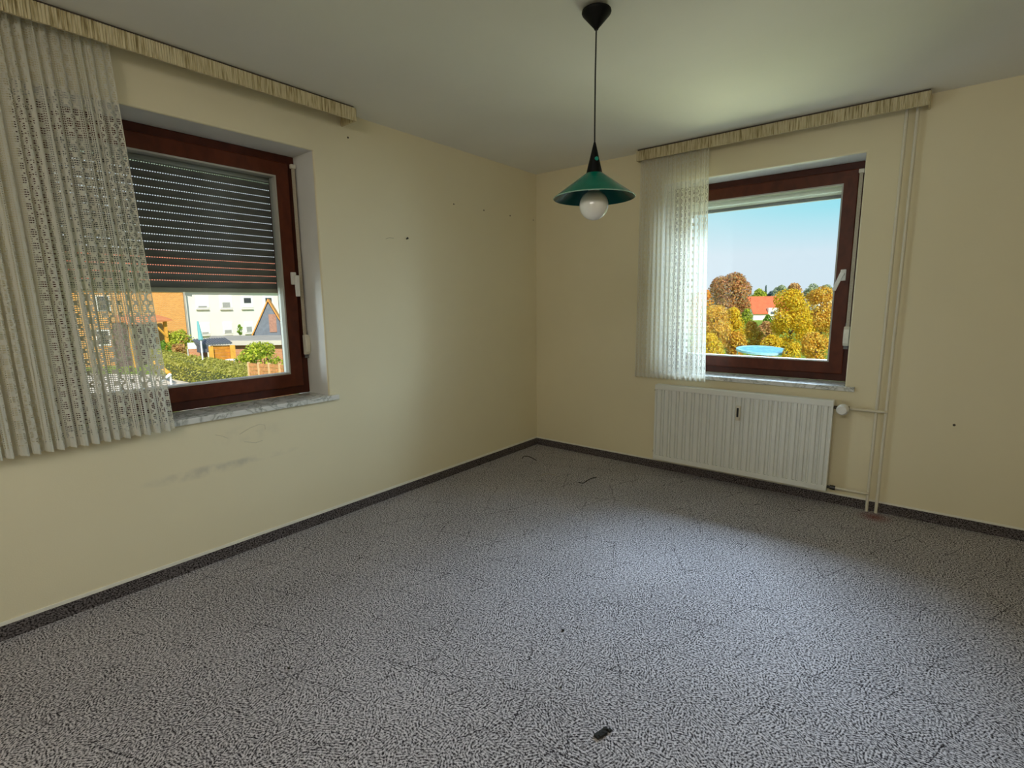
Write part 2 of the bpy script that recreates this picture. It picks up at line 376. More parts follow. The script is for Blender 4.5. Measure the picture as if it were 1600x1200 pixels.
# ------------------------------------------------------------------ windows
def place(pl, a, d, z):
    """a along the wall, d depth outwards (negative = into the room)."""
    return (-d, a, z) if pl == 'x' else (a, d, z)
def bx(mb, pl, a0, a1, d0, d1, z0, z1, m=0):
    if pl == 'x': mb.box(-d1, -d0, a0, a1, z0, z1, m)
    else: mb.box(a0, a1, d0, d1, z0, z1, m)
def ring(mb, pl, a0, a1, z0, z1, w, d0, d1, m=0, wb=None):
    """mitred rectangular frame of face width w"""
    wb = w if wb is None else wb
    o = [(a0, z0), (a1, z0), (a1, z1), (a0, z1)]; i = [(a0 + w, z0 + wb), (a1 - w, z0 + wb), (a1 - w, z1 - w), (a0 + w, z1 - w)]
    vs = [place(pl, a, d, z) for d in (d0, d1) for a, z in o + i]
    fs = []
    for k in range(4):
        j = (k + 1) % 4
        fs += [(k, j, 4 + j, 4 + k), (8 + k, 12 + k, 12 + j, 8 + j), (k, 8 + k, 8 + j, j), (4 + k, 4 + j, 12 + j, 12 + k)]
    mb.add(vs, fs, m)
def window(name, pl, a0, a1, lever_pts, latch_a):
    root = empty(name, place(pl, (a0 + a1) / 2, .22, Z0), kind='structure')
    b = MB(); ring(b, pl, a0, a1, Z0, Z1, .058, .222, .290); b.build('window_frame', M['mahogany_dark'], root, bevel=.004)
    b = MB(); ring(b, pl, a0 + .046, a1 - .046, Z0 + .050, Z1 - .046, .088, .205, .285)
    sash = b.build('window_sash', M['mahogany'], root, bevel=.006)
    g0, g1, h0, h1 = a0 + .134, a1 - .134, Z0 + .138, Z1 - .134
    b = MB(); ring(b, pl, g0 - .006, g1 + .006, h0 - .006, h1 + .006, .009, .203, .268); b.build('glazing_bead', M['gasket'], sash)
    b = MB(); bx(b, pl, g0 - .004, g1 + .004, .240, .244, h0 - .004, h1 + .004); b.build('window_pane', M['glass'], sash)
    # handle on the latch side
    b = MB(); bx(b, pl, latch_a - .016, latch_a + .016, .190, .206, 1.482, 1.556); hd = b.build('window_handle', M['plastic_white'], root, bevel=.004)
    b = MB(); b.tube([place(pl, latch_a, .19, 1.524), place(pl, latch_a, .155, 1.524)], .011, 12)
    (la, lz) = lever_pts
    v = Vector((la - latch_a, lz - 1.53)).normalized(); n_ = Vector((-v.y, v.x)) * .0125
    P0 = Vector((latch_a, 1.536)) ; P1 = Vector((la, lz))
    q = [P0 + n_, P0 - n_, P1 - n_ * .9, P1 + n_ * .9]
    b.hexa([place(pl, x, .150, z) for x, z in q], [place(pl, x, .168, z) for x, z in q])
    b.build('handle_lever', M['plastic_white'], hd, bevel=.003)
    rooted(root)
    # marble sill
    b = MB(); bx(b, pl, a0 - .055, a1 + .055, -.028, 0, Z0 - .030, Z0)
    bx(b, pl, a0 + .0, a1 - .0, 0, .225, Z0 - .030, Z0)
    s = b.build('window_sill', M['marble'], root, bevel=.004); s.location = -Vector(root.location)
    return root
window_1 = window('window_1', 'x', LY0, LY1, (-2.258, 1.409), -2.258)
window_2 = window('window_2', 'y', BX0, BX1, (2.352, 1.418), 2.394)

# roller shutters outside the glass, with their belts and belt winders
def winder(root, pl, a, strap_a, d, z0, z1, strap_top):
    b = MB()
    n = 10; prof = []
    for j in range(n + 1):
        t = j / n * PI
        prof.append((sin(t)))
    # rounded housing: outline in (depth, z), extruded along a
    out = [(d, z0), (d - .020, z0), (d - .034, z0 + .018), (d - .038, z0 + .045), (d - .038, z1 - .045), (d - .034, z1 - .018), (d - .020, z1), (d, z1)]
    b.hexa([place(pl, a - .017, x, z) for x, z in out], [place(pl, a + .017, x, z) for x, z in out])
    wd = b.build('belt_winder', M['plastic_cream'], root, bevel=.005)
    b = MB(); bx(b, pl, a - .012, a + .012, d - .010, d - .002, z0 - .022, z0); b.build('winder_bracket', M['alu'], wd)
    b = MB(); bx(b, pl, a - .012, a + .012, d - .010, d - .002, z1, z1 + .020); b.build('winder_bracket', M['alu'], wd)
    b = MB(); bx(b, pl, strap_a - .010, strap_a + .010, d - .014, d - .011, z1 - .002, strap_top); b.build('belt', M['belt'], root)
    b = MB(); bx(b, pl, strap_a - .015, strap_a + .015, d - .022, d - .001, strap_top - .004, strap_top + .020); b.build('belt_guide', M['plastic_cream'], root, bevel=.003)

PITCH_S = .0391
def slat_mesh(L):
    """One curved slat, hung from the slat above by little tabs with light slots between them."""
    b = MB(); n = 6; h = PITCH_S - .0048
    prof = [(-.0045 * sin(PI * i / n), h * i / n) for i in range(n + 1)]
    vs = []; m = len(prof)
    for y in (0, L):
        for off in (0, .006):
            vs += [(x + off, y, z) for x, z in prof]
    fs = []
    for i in range(m - 1):
        fs += [(i, i + 1, 2 * m + i + 1, 2 * m + i), (m + i, 3 * m + i, 3 * m + i + 1, m + i + 1)]
    fs += [(0, 2 * m, 3 * m, m), (m - 1, 2 * m - 1, 4 * m - 1, 3 * m - 1)]
    b.add(vs, fs)
    y = .012
    b.box(.001, .004, 0, .014, h - .001, PITCH_S)
    while y < L - .02:
        b.box(.001, .004, y + .0070, y + .0115, h - .001, PITCH_S); y += .0115
    b.box(.001, .004, L - .016, L, h - .001, PITCH_S)
    return b
sh1 = empty('roller_shutter', (-.31, (LY0 + LY1) / 2, 1.43), label='grey slatted roller shutter with light slots, half lowered behind the lace curtain', cat='shutter')
L = LY1 - LY0 - .06
first = None
zrow0 = 1.494
for k in range(17):
    z = zrow0 + PITCH_S * k - PITCH_S + .0016
    if first is None:
        first = slat_mesh(L).build('slat', M['slat'], sh1); o = first
    else:
        o = first.copy(); C.objects.link(o); o.parent = sh1
    o.location = Vector((-.313, LY0 + .03, z)) - sh1.location
b = MB(); b.box(-.322, -.304, LY0 + .03, LY1 - .03, 1.432, 1.4565); o = b.build('bottom_bar', M['slat_bar'], sh1, bevel=.003); o.location = -sh1.location
b = MB(); b.box(-.345, -.292, LY0 + .002, LY1 - .002, 2.085, 2.236); o = b.build('shutter_box', M['shutter_box'], sh1, bevel=.004); o.location = -sh1.location
for y0, y1 in ((LY0 + .002, LY0 + .034), (LY1 - .104, LY1 - .002)):
    b = MB(); b.box(-.328, -.318, y0, y1, .80, 2.085); b.box(-.3175, -.300, y0, y1 if y0 < -3 else y1, .80, 2.085) if y0 < -3 else b.box(-.300, -.291, y0, y1, .80, 2.085)
    o = b.build('guide_rail', M['alu'], sh1); o.location = -sh1.location
n_before = set(bpy.data.objects)
winder(sh1, 'x', LY1 - .018, LY1 - .024, .205, 1.047, 1.172, 2.17)
for o in set(bpy.data.objects) - n_before:
    if o.parent == sh1: o.location = -sh1.location
sh2 = empty('roller_shutter', ((BX0 + BX1) / 2, .31, 2.05), label='raised roller shutter above the glass of the window over the radiator', cat='shutter')
n_before = set(bpy.data.objects)
b = MB(); b.box(BX0 + .002, BX1 - .002, .292, .345, 2.078, 2.236); b.build('shutter_box', M['shutter_box_pale'], sh2, bevel=.004)
b = MB(); b.box(BX0 + .03, BX1 - .03, .300, .322, 2.036, 2.060); b.build('bottom_bar', M['slat'], sh2, bevel=.003)
b = MB(); b.box(BX0 + .03, BX1 - .03, .304, .318, 2.060, 2.085); b.build('slat', M['shutter_box_pale'], sh2)
for x0, x1 in ((BX0 + .002, BX0 + .05), (BX1 - .05, BX1 - .002)):
    b = MB(); b.box(x0, x1, .291, .299, .80, 2.078); b.build('guide_rail', M['alu'], sh2)
winder(sh2, 'y', BX1 - .036, BX1 - .034, .205, 1.047, 1.178, 2.165)
for o in set(bpy.data.objects) - n_before:
    if o.parent == sh2: o.location = -sh2.location

# ------------------------------------------------------------------ pelmets (curtain valances)
def pelmet(label, pl, a0, a1, prot, z0, z1):
    root = empty('curtain_pelmet', place(pl, (a0 + a1) / 2, -prot / 2, z0), label=label, cat='pelmet', group='pleated pelmets over the windows')
    # front band: irregular vertical pleats, as a corrugated strip with thickness
    b = MB(); rnd = random.Random(int(abs(a0) * 100)); a = a0; pts = []
    while a < a1:
        wdt = rnd.uniform(.006, .012); pts += [(a, 0), (a + wdt * .35, -.003), (a + wdt * .65, -.0032)]; a += wdt
    pts.append((a1, 0))
    n = len(pts); vs = []
    for z in (z0, z1 - .012):
        for (q, o) in pts: vs.append(place(pl, min(q, a1), -prot + o, z))
    for z in (z0, z1 - .012):
        for (q, o) in pts: vs.append(place(pl, min(q, a1), -prot + .008, z))
    fs = []
    for i in range(n - 1):
        fs += [(i, i + 1, n + i + 1, n + i), (2 * n + i, 3 * n + i, 3 * n + i + 1, 2 * n + i + 1), (i, 2 * n + i, 2 * n + i + 1, i + 1), (n + i, n + i + 1, 3 * n + i + 1, 3 * n + i)]
    b.add(vs, fs); b.build('pleated_band', M['pelmet'], root)
    for q in (a0, a1):
        s = .008 if q == a0 else -.008
        b = MB(); bx(b, pl, min(q, q + s), max(q, q + s), -prot + .008, 0, z0, z1 - .012); b.build('end_panel', M['pelmet'], root)
    b = MB(); bx(b, pl, a0 + .004, a1 - .004, -prot + .012, 0, z1 - .012, z1); b.build('shadow_line_board', M['shadow_line'], root)  # recessed board added to draw the dark shadow line above the band
    for d in (.045, .085):
        b = MB(); bx(b, pl, a0 + .02, a1 - .02, -d - .006, -d + .006, z1 - .024, z1 - .012); b.build('curtain_rail', M['plastic_white'], root)
    rooted(root)
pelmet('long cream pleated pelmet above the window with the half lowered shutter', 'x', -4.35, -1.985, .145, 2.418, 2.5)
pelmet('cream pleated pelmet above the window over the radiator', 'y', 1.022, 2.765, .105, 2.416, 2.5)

# ------------------------------------------------------------------ lace curtains, knitted as ribbons
def lace(name, label, pl, a0, a1, dep, z0, z1, folds, amp, flat, seed, hem, flare, dense):
    rnd = random.Random(seed); W = a1 - a0; Hh = z1 - z0
    ph = [rnd.uniform(-.6, .6) for _ in range(40)]; am = [rnd.uniform(.55, 1.25) for _ in range(40)]
    def surf(s, t):
        """s along the cloth 0..1, t up 0..1 -> world"""
        q = s * folds; i = int(q); fr = q - i
        pa = ph[i] * (1 - fr) + ph[i + 1] * fr; aa = am[i] * (1 - fr) + am[i + 1] * fr
        th = 2 * PI * q + pa * 1.5 + .35 * sin(3.1 * t + i)
        A = amp * aa * (.55 + .45 * (1 - t))
        a = a0 + W * s + A * .45 * sin(2 * th) + s * (.5 - t) * flare
        d = dep + A * cos(th)
        return (a, d, z0 + Hh * t - hem * max(0, 1 - t * 25) * (.5 + .5 * sin(th)))
    b = MB(); V, F = [], []
    def strip(line, half, vertical):
        n0 = len(V)
        for (s, t) in line:
            if vertical:
                p0 = surf(max(0, s - half / flat), t); p1 = surf(min(1, s + half / flat), t)
            else:
                hh = half * (1 + dense * min(1, max(0, (.9 - s) * 5))); p0 = surf(s, max(0, t - hh / Hh)); p1 = surf(s, min(1, t + hh / Hh))
            V.append(place(pl, p0[0], -p0[1], p0[2])); V.append(place(pl, p1[0], -p1[1], p1[2]))
        for i in range(len(line) - 1):
            F.append((n0 + 2 * i, n0 + 2 * i + 1, n0 + 2 * i + 3, n0 + 2 * i + 2))
    col = .074; ncol = int(flat / col)
    # vertical threads: fine ones, heavier ones either side of each chain of rings
    nv = 36
    for c in range(ncol):
        s0 = c / ncol
        for k, (u, hw) in enumerate(((0, .0034), (.008, .0014), (.015, .0014), (.022, .0026), (.030, .0010), (.038, .0010), (.046, .0010), (.054, .0010), (.062, .0010), (.0715, .0026))):
            s = s0 + u / flat
            strip([(s, i / nv) for i in range(nv + 1)], hw, True)
    strip([(1.0, i / nv) for i in range(nv + 1)], .004, True); strip([(0.0, i / nv) for i in range(nv + 1)], .004, True)
    # horizontal threads
    nh = int(Hh / .0088); seg = int(folds * 10)
    for r in range(nh + 1):
        strip([(i / seg, r / nh) for i in range(seg + 1)], .0014 if r > 3 else .0036, False)
    # chains of rings with a small closed square between them
    pr = .050; nr = int(Hh / pr)
    for c in range(ncol):
        sc0 = (c * col + .047) / flat * (ncol * col / flat) if False else (c / ncol + .047 / flat)
        for r in range(nr):
            tc = (r + .5) * pr / Hh
            n0 = len(V); K = 12
            for k in range(K):
                an = 2 * PI * k / K
                for rad in (.0168, .0250):
                    s = sc0 + rad * cos(an) / flat; t = tc + rad * sin(an) / Hh
                    p = surf(min(max(s, 0), 1), min(max(t, 0), 1)); V.append(place(pl, p[0], -p[1] - .0004, p[2]))
            for k in range(K):
                j = (k + 1) % K; F.append((n0 + 2 * k, n0 + 2 * k + 1, n0 + 2 * j + 1, n0 + 2 * j))
            n0 = len(V)
            for (ds, dt) in ((-.008, -.006), (.008, -.006), (.008, .006), (-.008, .006)):
                p = surf(min(max(sc0 + ds / flat, 0), 1), min(max(tc + (.025 + dt) / Hh, 0), 1)); V.append(place(pl, p[0], -p[1] - .0004, p[2]))
            F.append((n0, n0 + 1, n0 + 2, n0 + 3))
    b.v, b.f, b.m = V, F, [0] * len(F)
    o = b.build(name, M['lace'], smooth=False)
    return tag(o, label, 'curtain', 'lace curtains drawn to one side')
lace('lace_curtain', 'wide cream lace curtain drawn aside over the half shuttered window', 'x', -4.02, -3.10, .065, .772, 2.476, 25, .015, 2.3, 3, .012, .085, .7)
lace('lace_curtain', 'narrow white lace curtain hanging over the window above the radiator', 'y', 1.038, 1.580, .058, .762, 2.476, 15, .011, 1.3, 5, .008, .05, .2)

# ------------------------------------------------------------------ pendant lamp
LX, LYY = 1.7345, -1.9735
lamp = empty('pendant_lamp', (LX, LYY, 2.5), label='green cone shaded pendant lamp with round white bulb hanging on a black cord', cat='lamp')
b = MB(); b.lathe([(0, 0), (.018, 0), (.018, -.010), (.049, -.011), (.0565, -.0145), (.058, -.020), (.0555, -.026), (.0095, -.078), (.0075, -.083), (0, -.084)], (0, 0, 0)); b.build('ceiling_canopy', M['lamp_black'], lamp, smooth=True)
b = MB(); b.tube([(0, 0, -.08), (-.0015, 0, -.25), (-.001, 0, -.40), (0, 0, -.508)], .0032, 8); b.build('cord', M['cord'], lamp, smooth=True)
b = MB(); b.lathe([(0, -.500), (.004, -.502), (.0345, -.628), (.0345, -.632), (0, -.632)]); hold = b.build('lamp_holder', M['lamp_black'], lamp, smooth=True)
dv = (CAM - Vector((LX, LYY, 1.93))); dv.z = 0; dv.normalize(); dr = Vector((-dv.y, dv.x, 0))
dn = (dv * .93 + dr * .42).normalized()
hp = Vector((0, 0, -.570)) + dn * .0195
b = MB(); b.tube([hp - dn * .004, hp + dn * .0035], .0078, 16); b.build('cord_button', M['teal_dot'], hold)
# conical shade, 2.5 mm thick
b = MB(); b.lathe([(.034, -.626), (.036, -.6235), (.167, -.7175)], m=0); b.lathe([(.167, -.7175), (.1688, -.7195), (.1668, -.7215)], m=1); b.lathe([(.1668, -.7215), (.034, -.6265), (.034, -.626)], m=2)
b.build('lamp_shade', [M['shade'], M['shade_rim'], M['shade_in']], lamp, smooth=True)
b = MB(); zc, R_ = -.749, .0595
prof = [(.016, -.632), (.017, -.672), (.0235, zc + .0548)] + [(R_ * sin(a), zc + R_ * cos(a)) for a in [math.radians(d) for d in range(24, 181, 6)]]
b.lathe(prof[1:]); bulb = b.build('light_bulb', M['bulb'], lamp, smooth=True)
b = MB(); b.lathe([(.0, -.630), (.0165, -.631), (.017, -.674), (0, -.675)]); b.build('bulb_socket', M['bulb_neck'], bulb, smooth=True)

# ------------------------------------------------------------------ radiator
XR0, XR1, YF, YB = 1.232, 2.436, -.100, -.040
ZR0, ZR1 = .104, .713
rad = empty('radiator', ((XR0 + XR1) / 2, -.07, ZR0), label='white fluted panel radiator on the wall below the marble window sill', cat='radiator')
b = MB()
# fluted front sheet: 20 bays of wide flat / groove / narrow rib / groove
n = 20; x0, x1 = XR0 + .010, XR1 - .010; pitch = (x1 - x0) / n
prof = []
for i in range(n):
    c = x0 + pitch * i
    for (u, d) in ((.00, .002), (.045, .002), (.10, .014), (.24, .015), (.33, .001), (.67, .001), (.76, .015), (.90, .014), (.955, .002)):
        prof.append((c + u * pitch, YF + d))
prof.append((x1, YF + .002))
zt, zb = ZR1 - .040, ZR0 + .036
m = len(prof)
vs = [(x, y, z) for z in (zb, zt) for x, y in prof]
b.add(vs, [(i, i + 1, m + i + 1, m + i) for i in range(m - 1)])
b.box(XR0, XR1, YF - .000, YB, ZR0, zb); b.box(XR0, x0, YF, YB, zb, zt); b.box(x1, XR1, YF, YB, zb, zt); b.box(x0, x1, YF + .018, YB, zb, zt)
b.build('fluted_panel', M['radiator'], rad)
b = MB(); b.box(XR0 - .002, XR1 + .002, YF - .003, YB, zt, ZR1); b.build('top_cap', M['radiator'], rad, bevel=.004)
for z in (.66, .16):
    b = MB(); b.tube([(XR0 - .004, -.06, z), (XR0 - .016, -.06, z)], .010, 12); b.build('blind_plug', mat('old_brass', (.20, .13, .06), .4, .7), rad)
for x in (1.45, 2.2):
    b = MB(); b.box(x - .015, x + .015, YB, 0, .20, .60); b.build('wall_bracket', M['radiator'], rad)
b = MB(); b.box(1.845, 1.879, -.112, -.098, .508, .612); b.box(1.847, 1.877, -.120, -.112, .600, .612); b.box(1.847, 1.8535, -.120, -.112, .512, .600); b.box(1.8685, 1.877, -.120, -.112, .512, .600); b.box(1.847, 1.877, -.120, -.112, .508, .532)
al = b.build('heat_cost_meter', M['plastic_cream'], rad, bevel=.0015)
b = MB(); b.box(1.8537, 1.8683, -.1135, -.1115, .533, .599); b.build('meter_window', M['black'], al)
# thermostat valve: head points into the room
b = MB(); b.tube([(XR1 - .002, -.055, .664), (2.470, -.055, .664)], .011, 14); b.tube([(2.470, -.055, .664), (2.520, -.055, .664)], .015, 14); b.tube([(2.490, -.055, .664), (2.490, -.085, .664)], .013, 14); vb = b.build('valve_body', mat('dark_brass_valve', (.06, .045, .03), .4, .6), rad, smooth=True)
b = MB()
b.lathe([(0, -.148), (.024, -.147), (.031, -.140), (.034, -.128), (.034, -.092), (.030, -.084), (.014, -.083)], (2.490, 0, .664), 28, 0, 'y')
th = b.build('thermostat_head', M['plastic_white'], vb, smooth=True)
b = MB(); b.tube([(XR1 - .002, -.055, .124), (2.452, -.055, .124)], .009, 12); b.tube([(2.452, -.055, .124), (2.482, -.055, .124)], .0155, 8); b.build('return_valve', mat('black_return_valve', (.02, .018, .016), .4, .3), rad)
rooted(rad)

# ------------------------------------------------------------------ heating pipes
for (x, zb_, xs, label) in ((2.661, .124, 2.483, 'thin cream riser pipe nearer the radiator, feeding its lower valve'), (2.711, .664, 2.522, 'thin cream riser pipe further from the radiator, feeding its thermostat valve')):
    root = empty('heating_pipe', (x, -.030, 0), label=label, cat='pipe', group='heating riser pipes beside the radiator')
    b = MB(); b.tube([(x, -.030, 0), (x, -.030, 2.5)], .0088, 12); b.build('riser', M['pipe'], root, smooth=True)
    b = MB(); yb = -.055
    b.tube([(xs, yb, zb_), (x - .02, yb, zb_), (x - .006, yb + .006, zb_), (x, -.030, zb_)], .0078, 12); b.build('branch_pipe', M['pipe'], root, smooth=True)
    rooted(root)

# ------------------------------------------------------------------ litter on the carpet
foam = mat('black_crumbly_foam', (.012, .012, .010), .9, var=.5, scale=300, bump=.8, bscale=500)
b = MB(); c = Vector((2.1705, -2.626, 0)); d = Vector((2.18 - 2.161, .056, 0)).normalized(); n_ = Vector((-d.y, d.x, 0))
rnd = random.Random(4)
for i in range(6):
    for j in range(2):
        if rnd.random() < .12: continue
        q = c + d * ((i - 2.5) * .0098) + n_ * ((j - .5) * .0095); h = rnd.uniform(.006, .010); e = .0052
        pts = [q + d * (sx * e * rnd.uniform(.9, 1.1)) + n_ * (sy * e * rnd.uniform(.9, 1.1)) for sx, sy in ((-1, -1), (1, -1), (1, 1), (-1, 1))]
        b.hexa(pts, [p + Vector((0, 0, h)) for p in pts])
b.box(c.x - .004, c.x + .004, c.y - .02, c.y + .02, 0, .003)
tag(b.build('foam_strip', foam), 'small black studded strip lying on the carpet in the foreground', 'litter')
def crumb(x, y, r, label, seed):
    rnd = random.Random(seed); bm = bmesh.new(); bmesh.ops.create_icosphere(bm, subdivisions=1, radius=r)
    for v in bm.verts: v.co *= rnd.uniform(.7, 1.25); v.co.z = max(v.co.z * .55, -r * .45)
    me = bpy.data.meshes.new('crumb'); bm.to_mesh(me); bm.free(); me.materials.append(foam)
    o = bpy.data.objects.new('crumb', me); C.objects.link(o); o.location = (x, y, r * .45)
    tag(o, label, 'litter', 'dark crumbs on the carpet')
crumb(1.786, -2.267, .0075, 'largest dark crumb, on the carpet midway between lamp and black studded strip', 1)
crumb(1.957, -2.545, .005, 'small dark crumb on the carpet close to the black studded strip', 2)
crumb(1.099, -3.094, .006, 'dark crumb on the carpet towards the wall with the half shuttered window', 3)
thread_m = mat('dark_thread', (.025, .02, .018), .9)
pale_m = mat('pale_thread', (.42, .38, .33), .9)
def thread(pts, m, label):
    b = MB(); P = [Vector((x, y, .0035)) for x, y in pts]; out = []
    for i in range(len(P) - 1):
        a0 = P[max(i - 1, 0)]; a1 = P[i]; a2 = P[i + 1]; a3 = P[min(i + 2, len(P) - 1)]
        for k in range(5):
            t = k / 5; out.append(.5 * ((2 * a1) + (a2 - a0) * t + (2 * a0 - 5 * a1 + 4 * a2 - a3) * t * t + (3 * a1 - a0 - 3 * a2 + a3) * t ** 3))
    out.append(P[-1]); b.tube(out, .0032, 6); tag(b.build('thread', m, smooth=True), label, 'litter', 'loose threads on the carpet')
def fl(px, py):
    d = fw + rt * ((px - 800) / FPX) - up * ((py - 600) / FPX); t = -CAM.z / d.z; q = CAM + t * d; return (q.x, q.y)
thread([fl(815.5, 717), fl(819, 713.5), fl(826, 714), fl(832, 716.5), fl(838, 720)], thread_m, 'dark thread on the carpet nearest the room corner')
thread([fl(904, 754), fl(911, 755.5), fl(917, 752), fl(924, 748), fl(932, 747)], thread_m, 'dark thread on the carpet in front of the radiator')
thread([fl(845, 744), fl(853, 741), fl(862, 741.5), fl(870, 743.5)], pale_m, 'pale thread on the carpet between the two dark ones')

# ================================================================== outdoors
GZ = -3.4
def leaf_mat(name, cols, rough=.7):
    k = N(name); k.b.inputs['Roughness'].default_value = rough; k.b.inputs['Specular IOR Level'].default_value = .2
    g = k.n('ShaderNodeNewGeometry'); st = [(i / (len(cols) - 1), c) for i, c in enumerate(cols)]
    c = k.ramp(g.outputs['Random Per Island'], st); k.l(c, k.b.inputs['Base Color'])
    tl = k.t.nodes.new('ShaderNodeBsdfTranslucent'); k.l(c, tl.inputs[0]); mx = k.t.nodes.new('ShaderNodeMixShader'); mx.inputs[0].default_value = .35
    k.l(k.b.outputs[0], mx.inputs[1]); k.l(tl.outputs[0], mx.inputs[2]); k.l(mx.outputs[0], k.o.inputs[0]); return k.m
LM = dict(
    yellow=leaf_mat('yellow_leaves', [(.55, .32, .02), (.88, .60, .02), (.92, .74, .10), (.66, .54, .03), (.88, .50, .02), (.34, .26, .02)]),
    gold=leaf_mat('golden_leaves', [(.68, .34, .03), (.90, .56, .05), (.92, .70, .16), (.55, .40, .05), (.82, .42, .06), (.38, .22, .03)]),
    rust=leaf_mat('rust_leaves', [(.42, .15, .07), (.72, .28, .12), (.50, .36, .12), (.80, .40, .12), (.30, .26, .20), (.60, .38, .10)]),
    orange=leaf_mat('orange_leaves', [(.80, .28, .03), (.85, .40, .04), (.60, .25, .03), (.85, .50, .06)]),
    brown=leaf_mat('russet_leaves', [(.58, .30, .14), (.76, .42, .16), (.64, .46, .14), (.46, .25, .14)]),
    green=leaf_mat('green_leaves', [(.12, .24, .03), (.22, .38, .04), (.32, .48, .06), (.16, .26, .06)]),
    lime=leaf_mat('lime_leaves', [(.35, .45, .03), (.55, .60, .05), (.62, .62, .10), (.28, .34, .04), (.20, .28, .03)]),
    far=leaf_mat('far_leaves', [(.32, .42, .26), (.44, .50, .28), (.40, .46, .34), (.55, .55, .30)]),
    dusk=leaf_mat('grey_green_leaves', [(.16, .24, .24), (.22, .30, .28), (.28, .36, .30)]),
    olive=leaf_mat('olive_hedge_leaves', [(.32, .32, .05), (.46, .44, .08), (.54, .50, .13), (.38, .38, .07), (.64, .56, .20)]))
bark = mat('bark', (.14, .09, .06), .9, var=.3, scale=6)
def leaves(mb, rnd, c, r, n, size, squash=1.0):
    """n leaf clumps filling the outer shell of an ellipsoid lobe"""
    for _ in range(n):
        z = rnd.uniform(-1, 1); a = rnd.uniform(0, 2 * PI); q = math.sqrt(1 - z * z)
        rr = rnd.uniform(.72, 1.04)
        nrm = Vector((q * cos(a), q * sin(a), z))
        p = Vector(c) + Vector((nrm.x * r, nrm.y * r, nrm.z * r * squash)) * rr
        t = (nrm + Vector((rnd.uniform(-1, 1), rnd.uniform(-1, 1), rnd.uniform(-1, 1))) * .9).normalized()
        u = t.orthogonal().normalized(); v = t.cross(u); an = rnd.uniform(0, PI); s = size * rnd.uniform(.6, 1.3)
        e1 = (u * cos(an) + v * sin(an)) * s; e2 = (v * cos(an) - u * sin(an)) * s * .62
        mb.add([p - e1, p - e2, p + e1, p + e2], [(0, 1, 2, 3)])
def tree(name, label, cat, px, top, halfw, d, pal, lobes=7, n=260, leaf=.16, base=GZ, trunk=True, low=.12, group=None, seed=0, conifer=False):
    rnd = random.Random(seed * 31 + int(px)); c = at(px, top, d); zt = c.z; R = halfw * d / FPX
    h = zt - base; root = empty(name, (c.x, c.y, base), label=label, cat=cat, group=group)
    b = MB()
    if conifer:
        for i in range(22):
            f = i / 21; leaves(b, rnd, (0, 0, h * (.12 + .86 * f)), R * (1.08 - f), int(n * (1.1 - f)), leaf, 1.8)
    else:
        zc = h * (low + 1) / 2; hz = h * (1 - low) / 2
        leaves(b, rnd, (0, 0, zc), min(R, hz) * .90, n * 3, leaf, hz / max(min(R, hz), .01))
        for i in range(lobes):
            a = 2 * PI * i / lobes + rnd.uniform(-.4, .4); f = rnd.uniform(.05, .92) if i else .95
            zz = h * low + 2 * hz * f; env = math.sqrt(max(.05, 1 - ((zz - zc) / hz) ** 2)) if i else .15
            lr = min(R, hz) * rnd.uniform(.36, .50)
            rad_ = max(0, R * env - lr * .75)
            leaves(b, rnd, (rad_ * cos(a), rad_ * sin(a), min(zz, h - lr * .85)), lr, n, leaf)
    b.build('crown', LM[pal], root)
    if trunk:
        t = MB(); t.tube([(0, 0, -.1), (.05 * R, 0, h * .3), (0, .04 * R, h * .75)], max(.08, R * .07), 8, r1=R * .025)
        if not conifer:
            for i in range(4):
                a = i * 1.6 + rnd.random(); t.tube([(0, 0, h * .28), (R * .45 * cos(a), R * .45 * sin(a), h * .62)], R * .04, 6, r1=R * .012)
        t.build('trunk', bark, root)
    return root

# ground: one lawn plane around the house, and paving
def lawn_mat():
    k = N('lawn'); k.b.inputs['Roughness'].default_value = .95; k.b.inputs['Specular IOR Level'].default_value = .1
    nz = k.n('ShaderNodeTexNoise', Scale=.35, Detail=8.0, Roughness=.7); k.l(k.pos(), nz.inputs['Vector'])
    n2 = k.n('ShaderNodeTexNoise', Scale=9.0, Detail=4.0); k.l(k.pos(), n2.inputs['Vector'])
    f = k.math('ADD', k.math('MULTIPLY', nz.outputs['Fac'], .6), k.math('MULTIPLY', n2.outputs['Fac'], .4))
    k.l(k.ramp(f, [(.35, (.10, .18, .02)), (.5, (.22, .33, .04)), (.65, (.36, .40, .08))]), k.b.inputs['Base Color']); return k.m
b = MB(); b.box(-400, 400, -200, 500, GZ - .5, GZ); g = b.build('lawn_ground', lawn_mat()); tag(g, kind='structure')
b = MB(); q = [at(60, 560, 38), at(285, 583, 36), at(330, 640, 24), at(-40, 700, 22)]
q = [(p.x, p.y) for p in q]
b.hexa([(x, y, GZ) for x, y in q], [(x, y, GZ + .03) for x, y in q]); tag(b.build('paved_yard', mat('pale_paving', (.66, .58, .48), .9, var=.18, scale=1.5)), kind='structure')

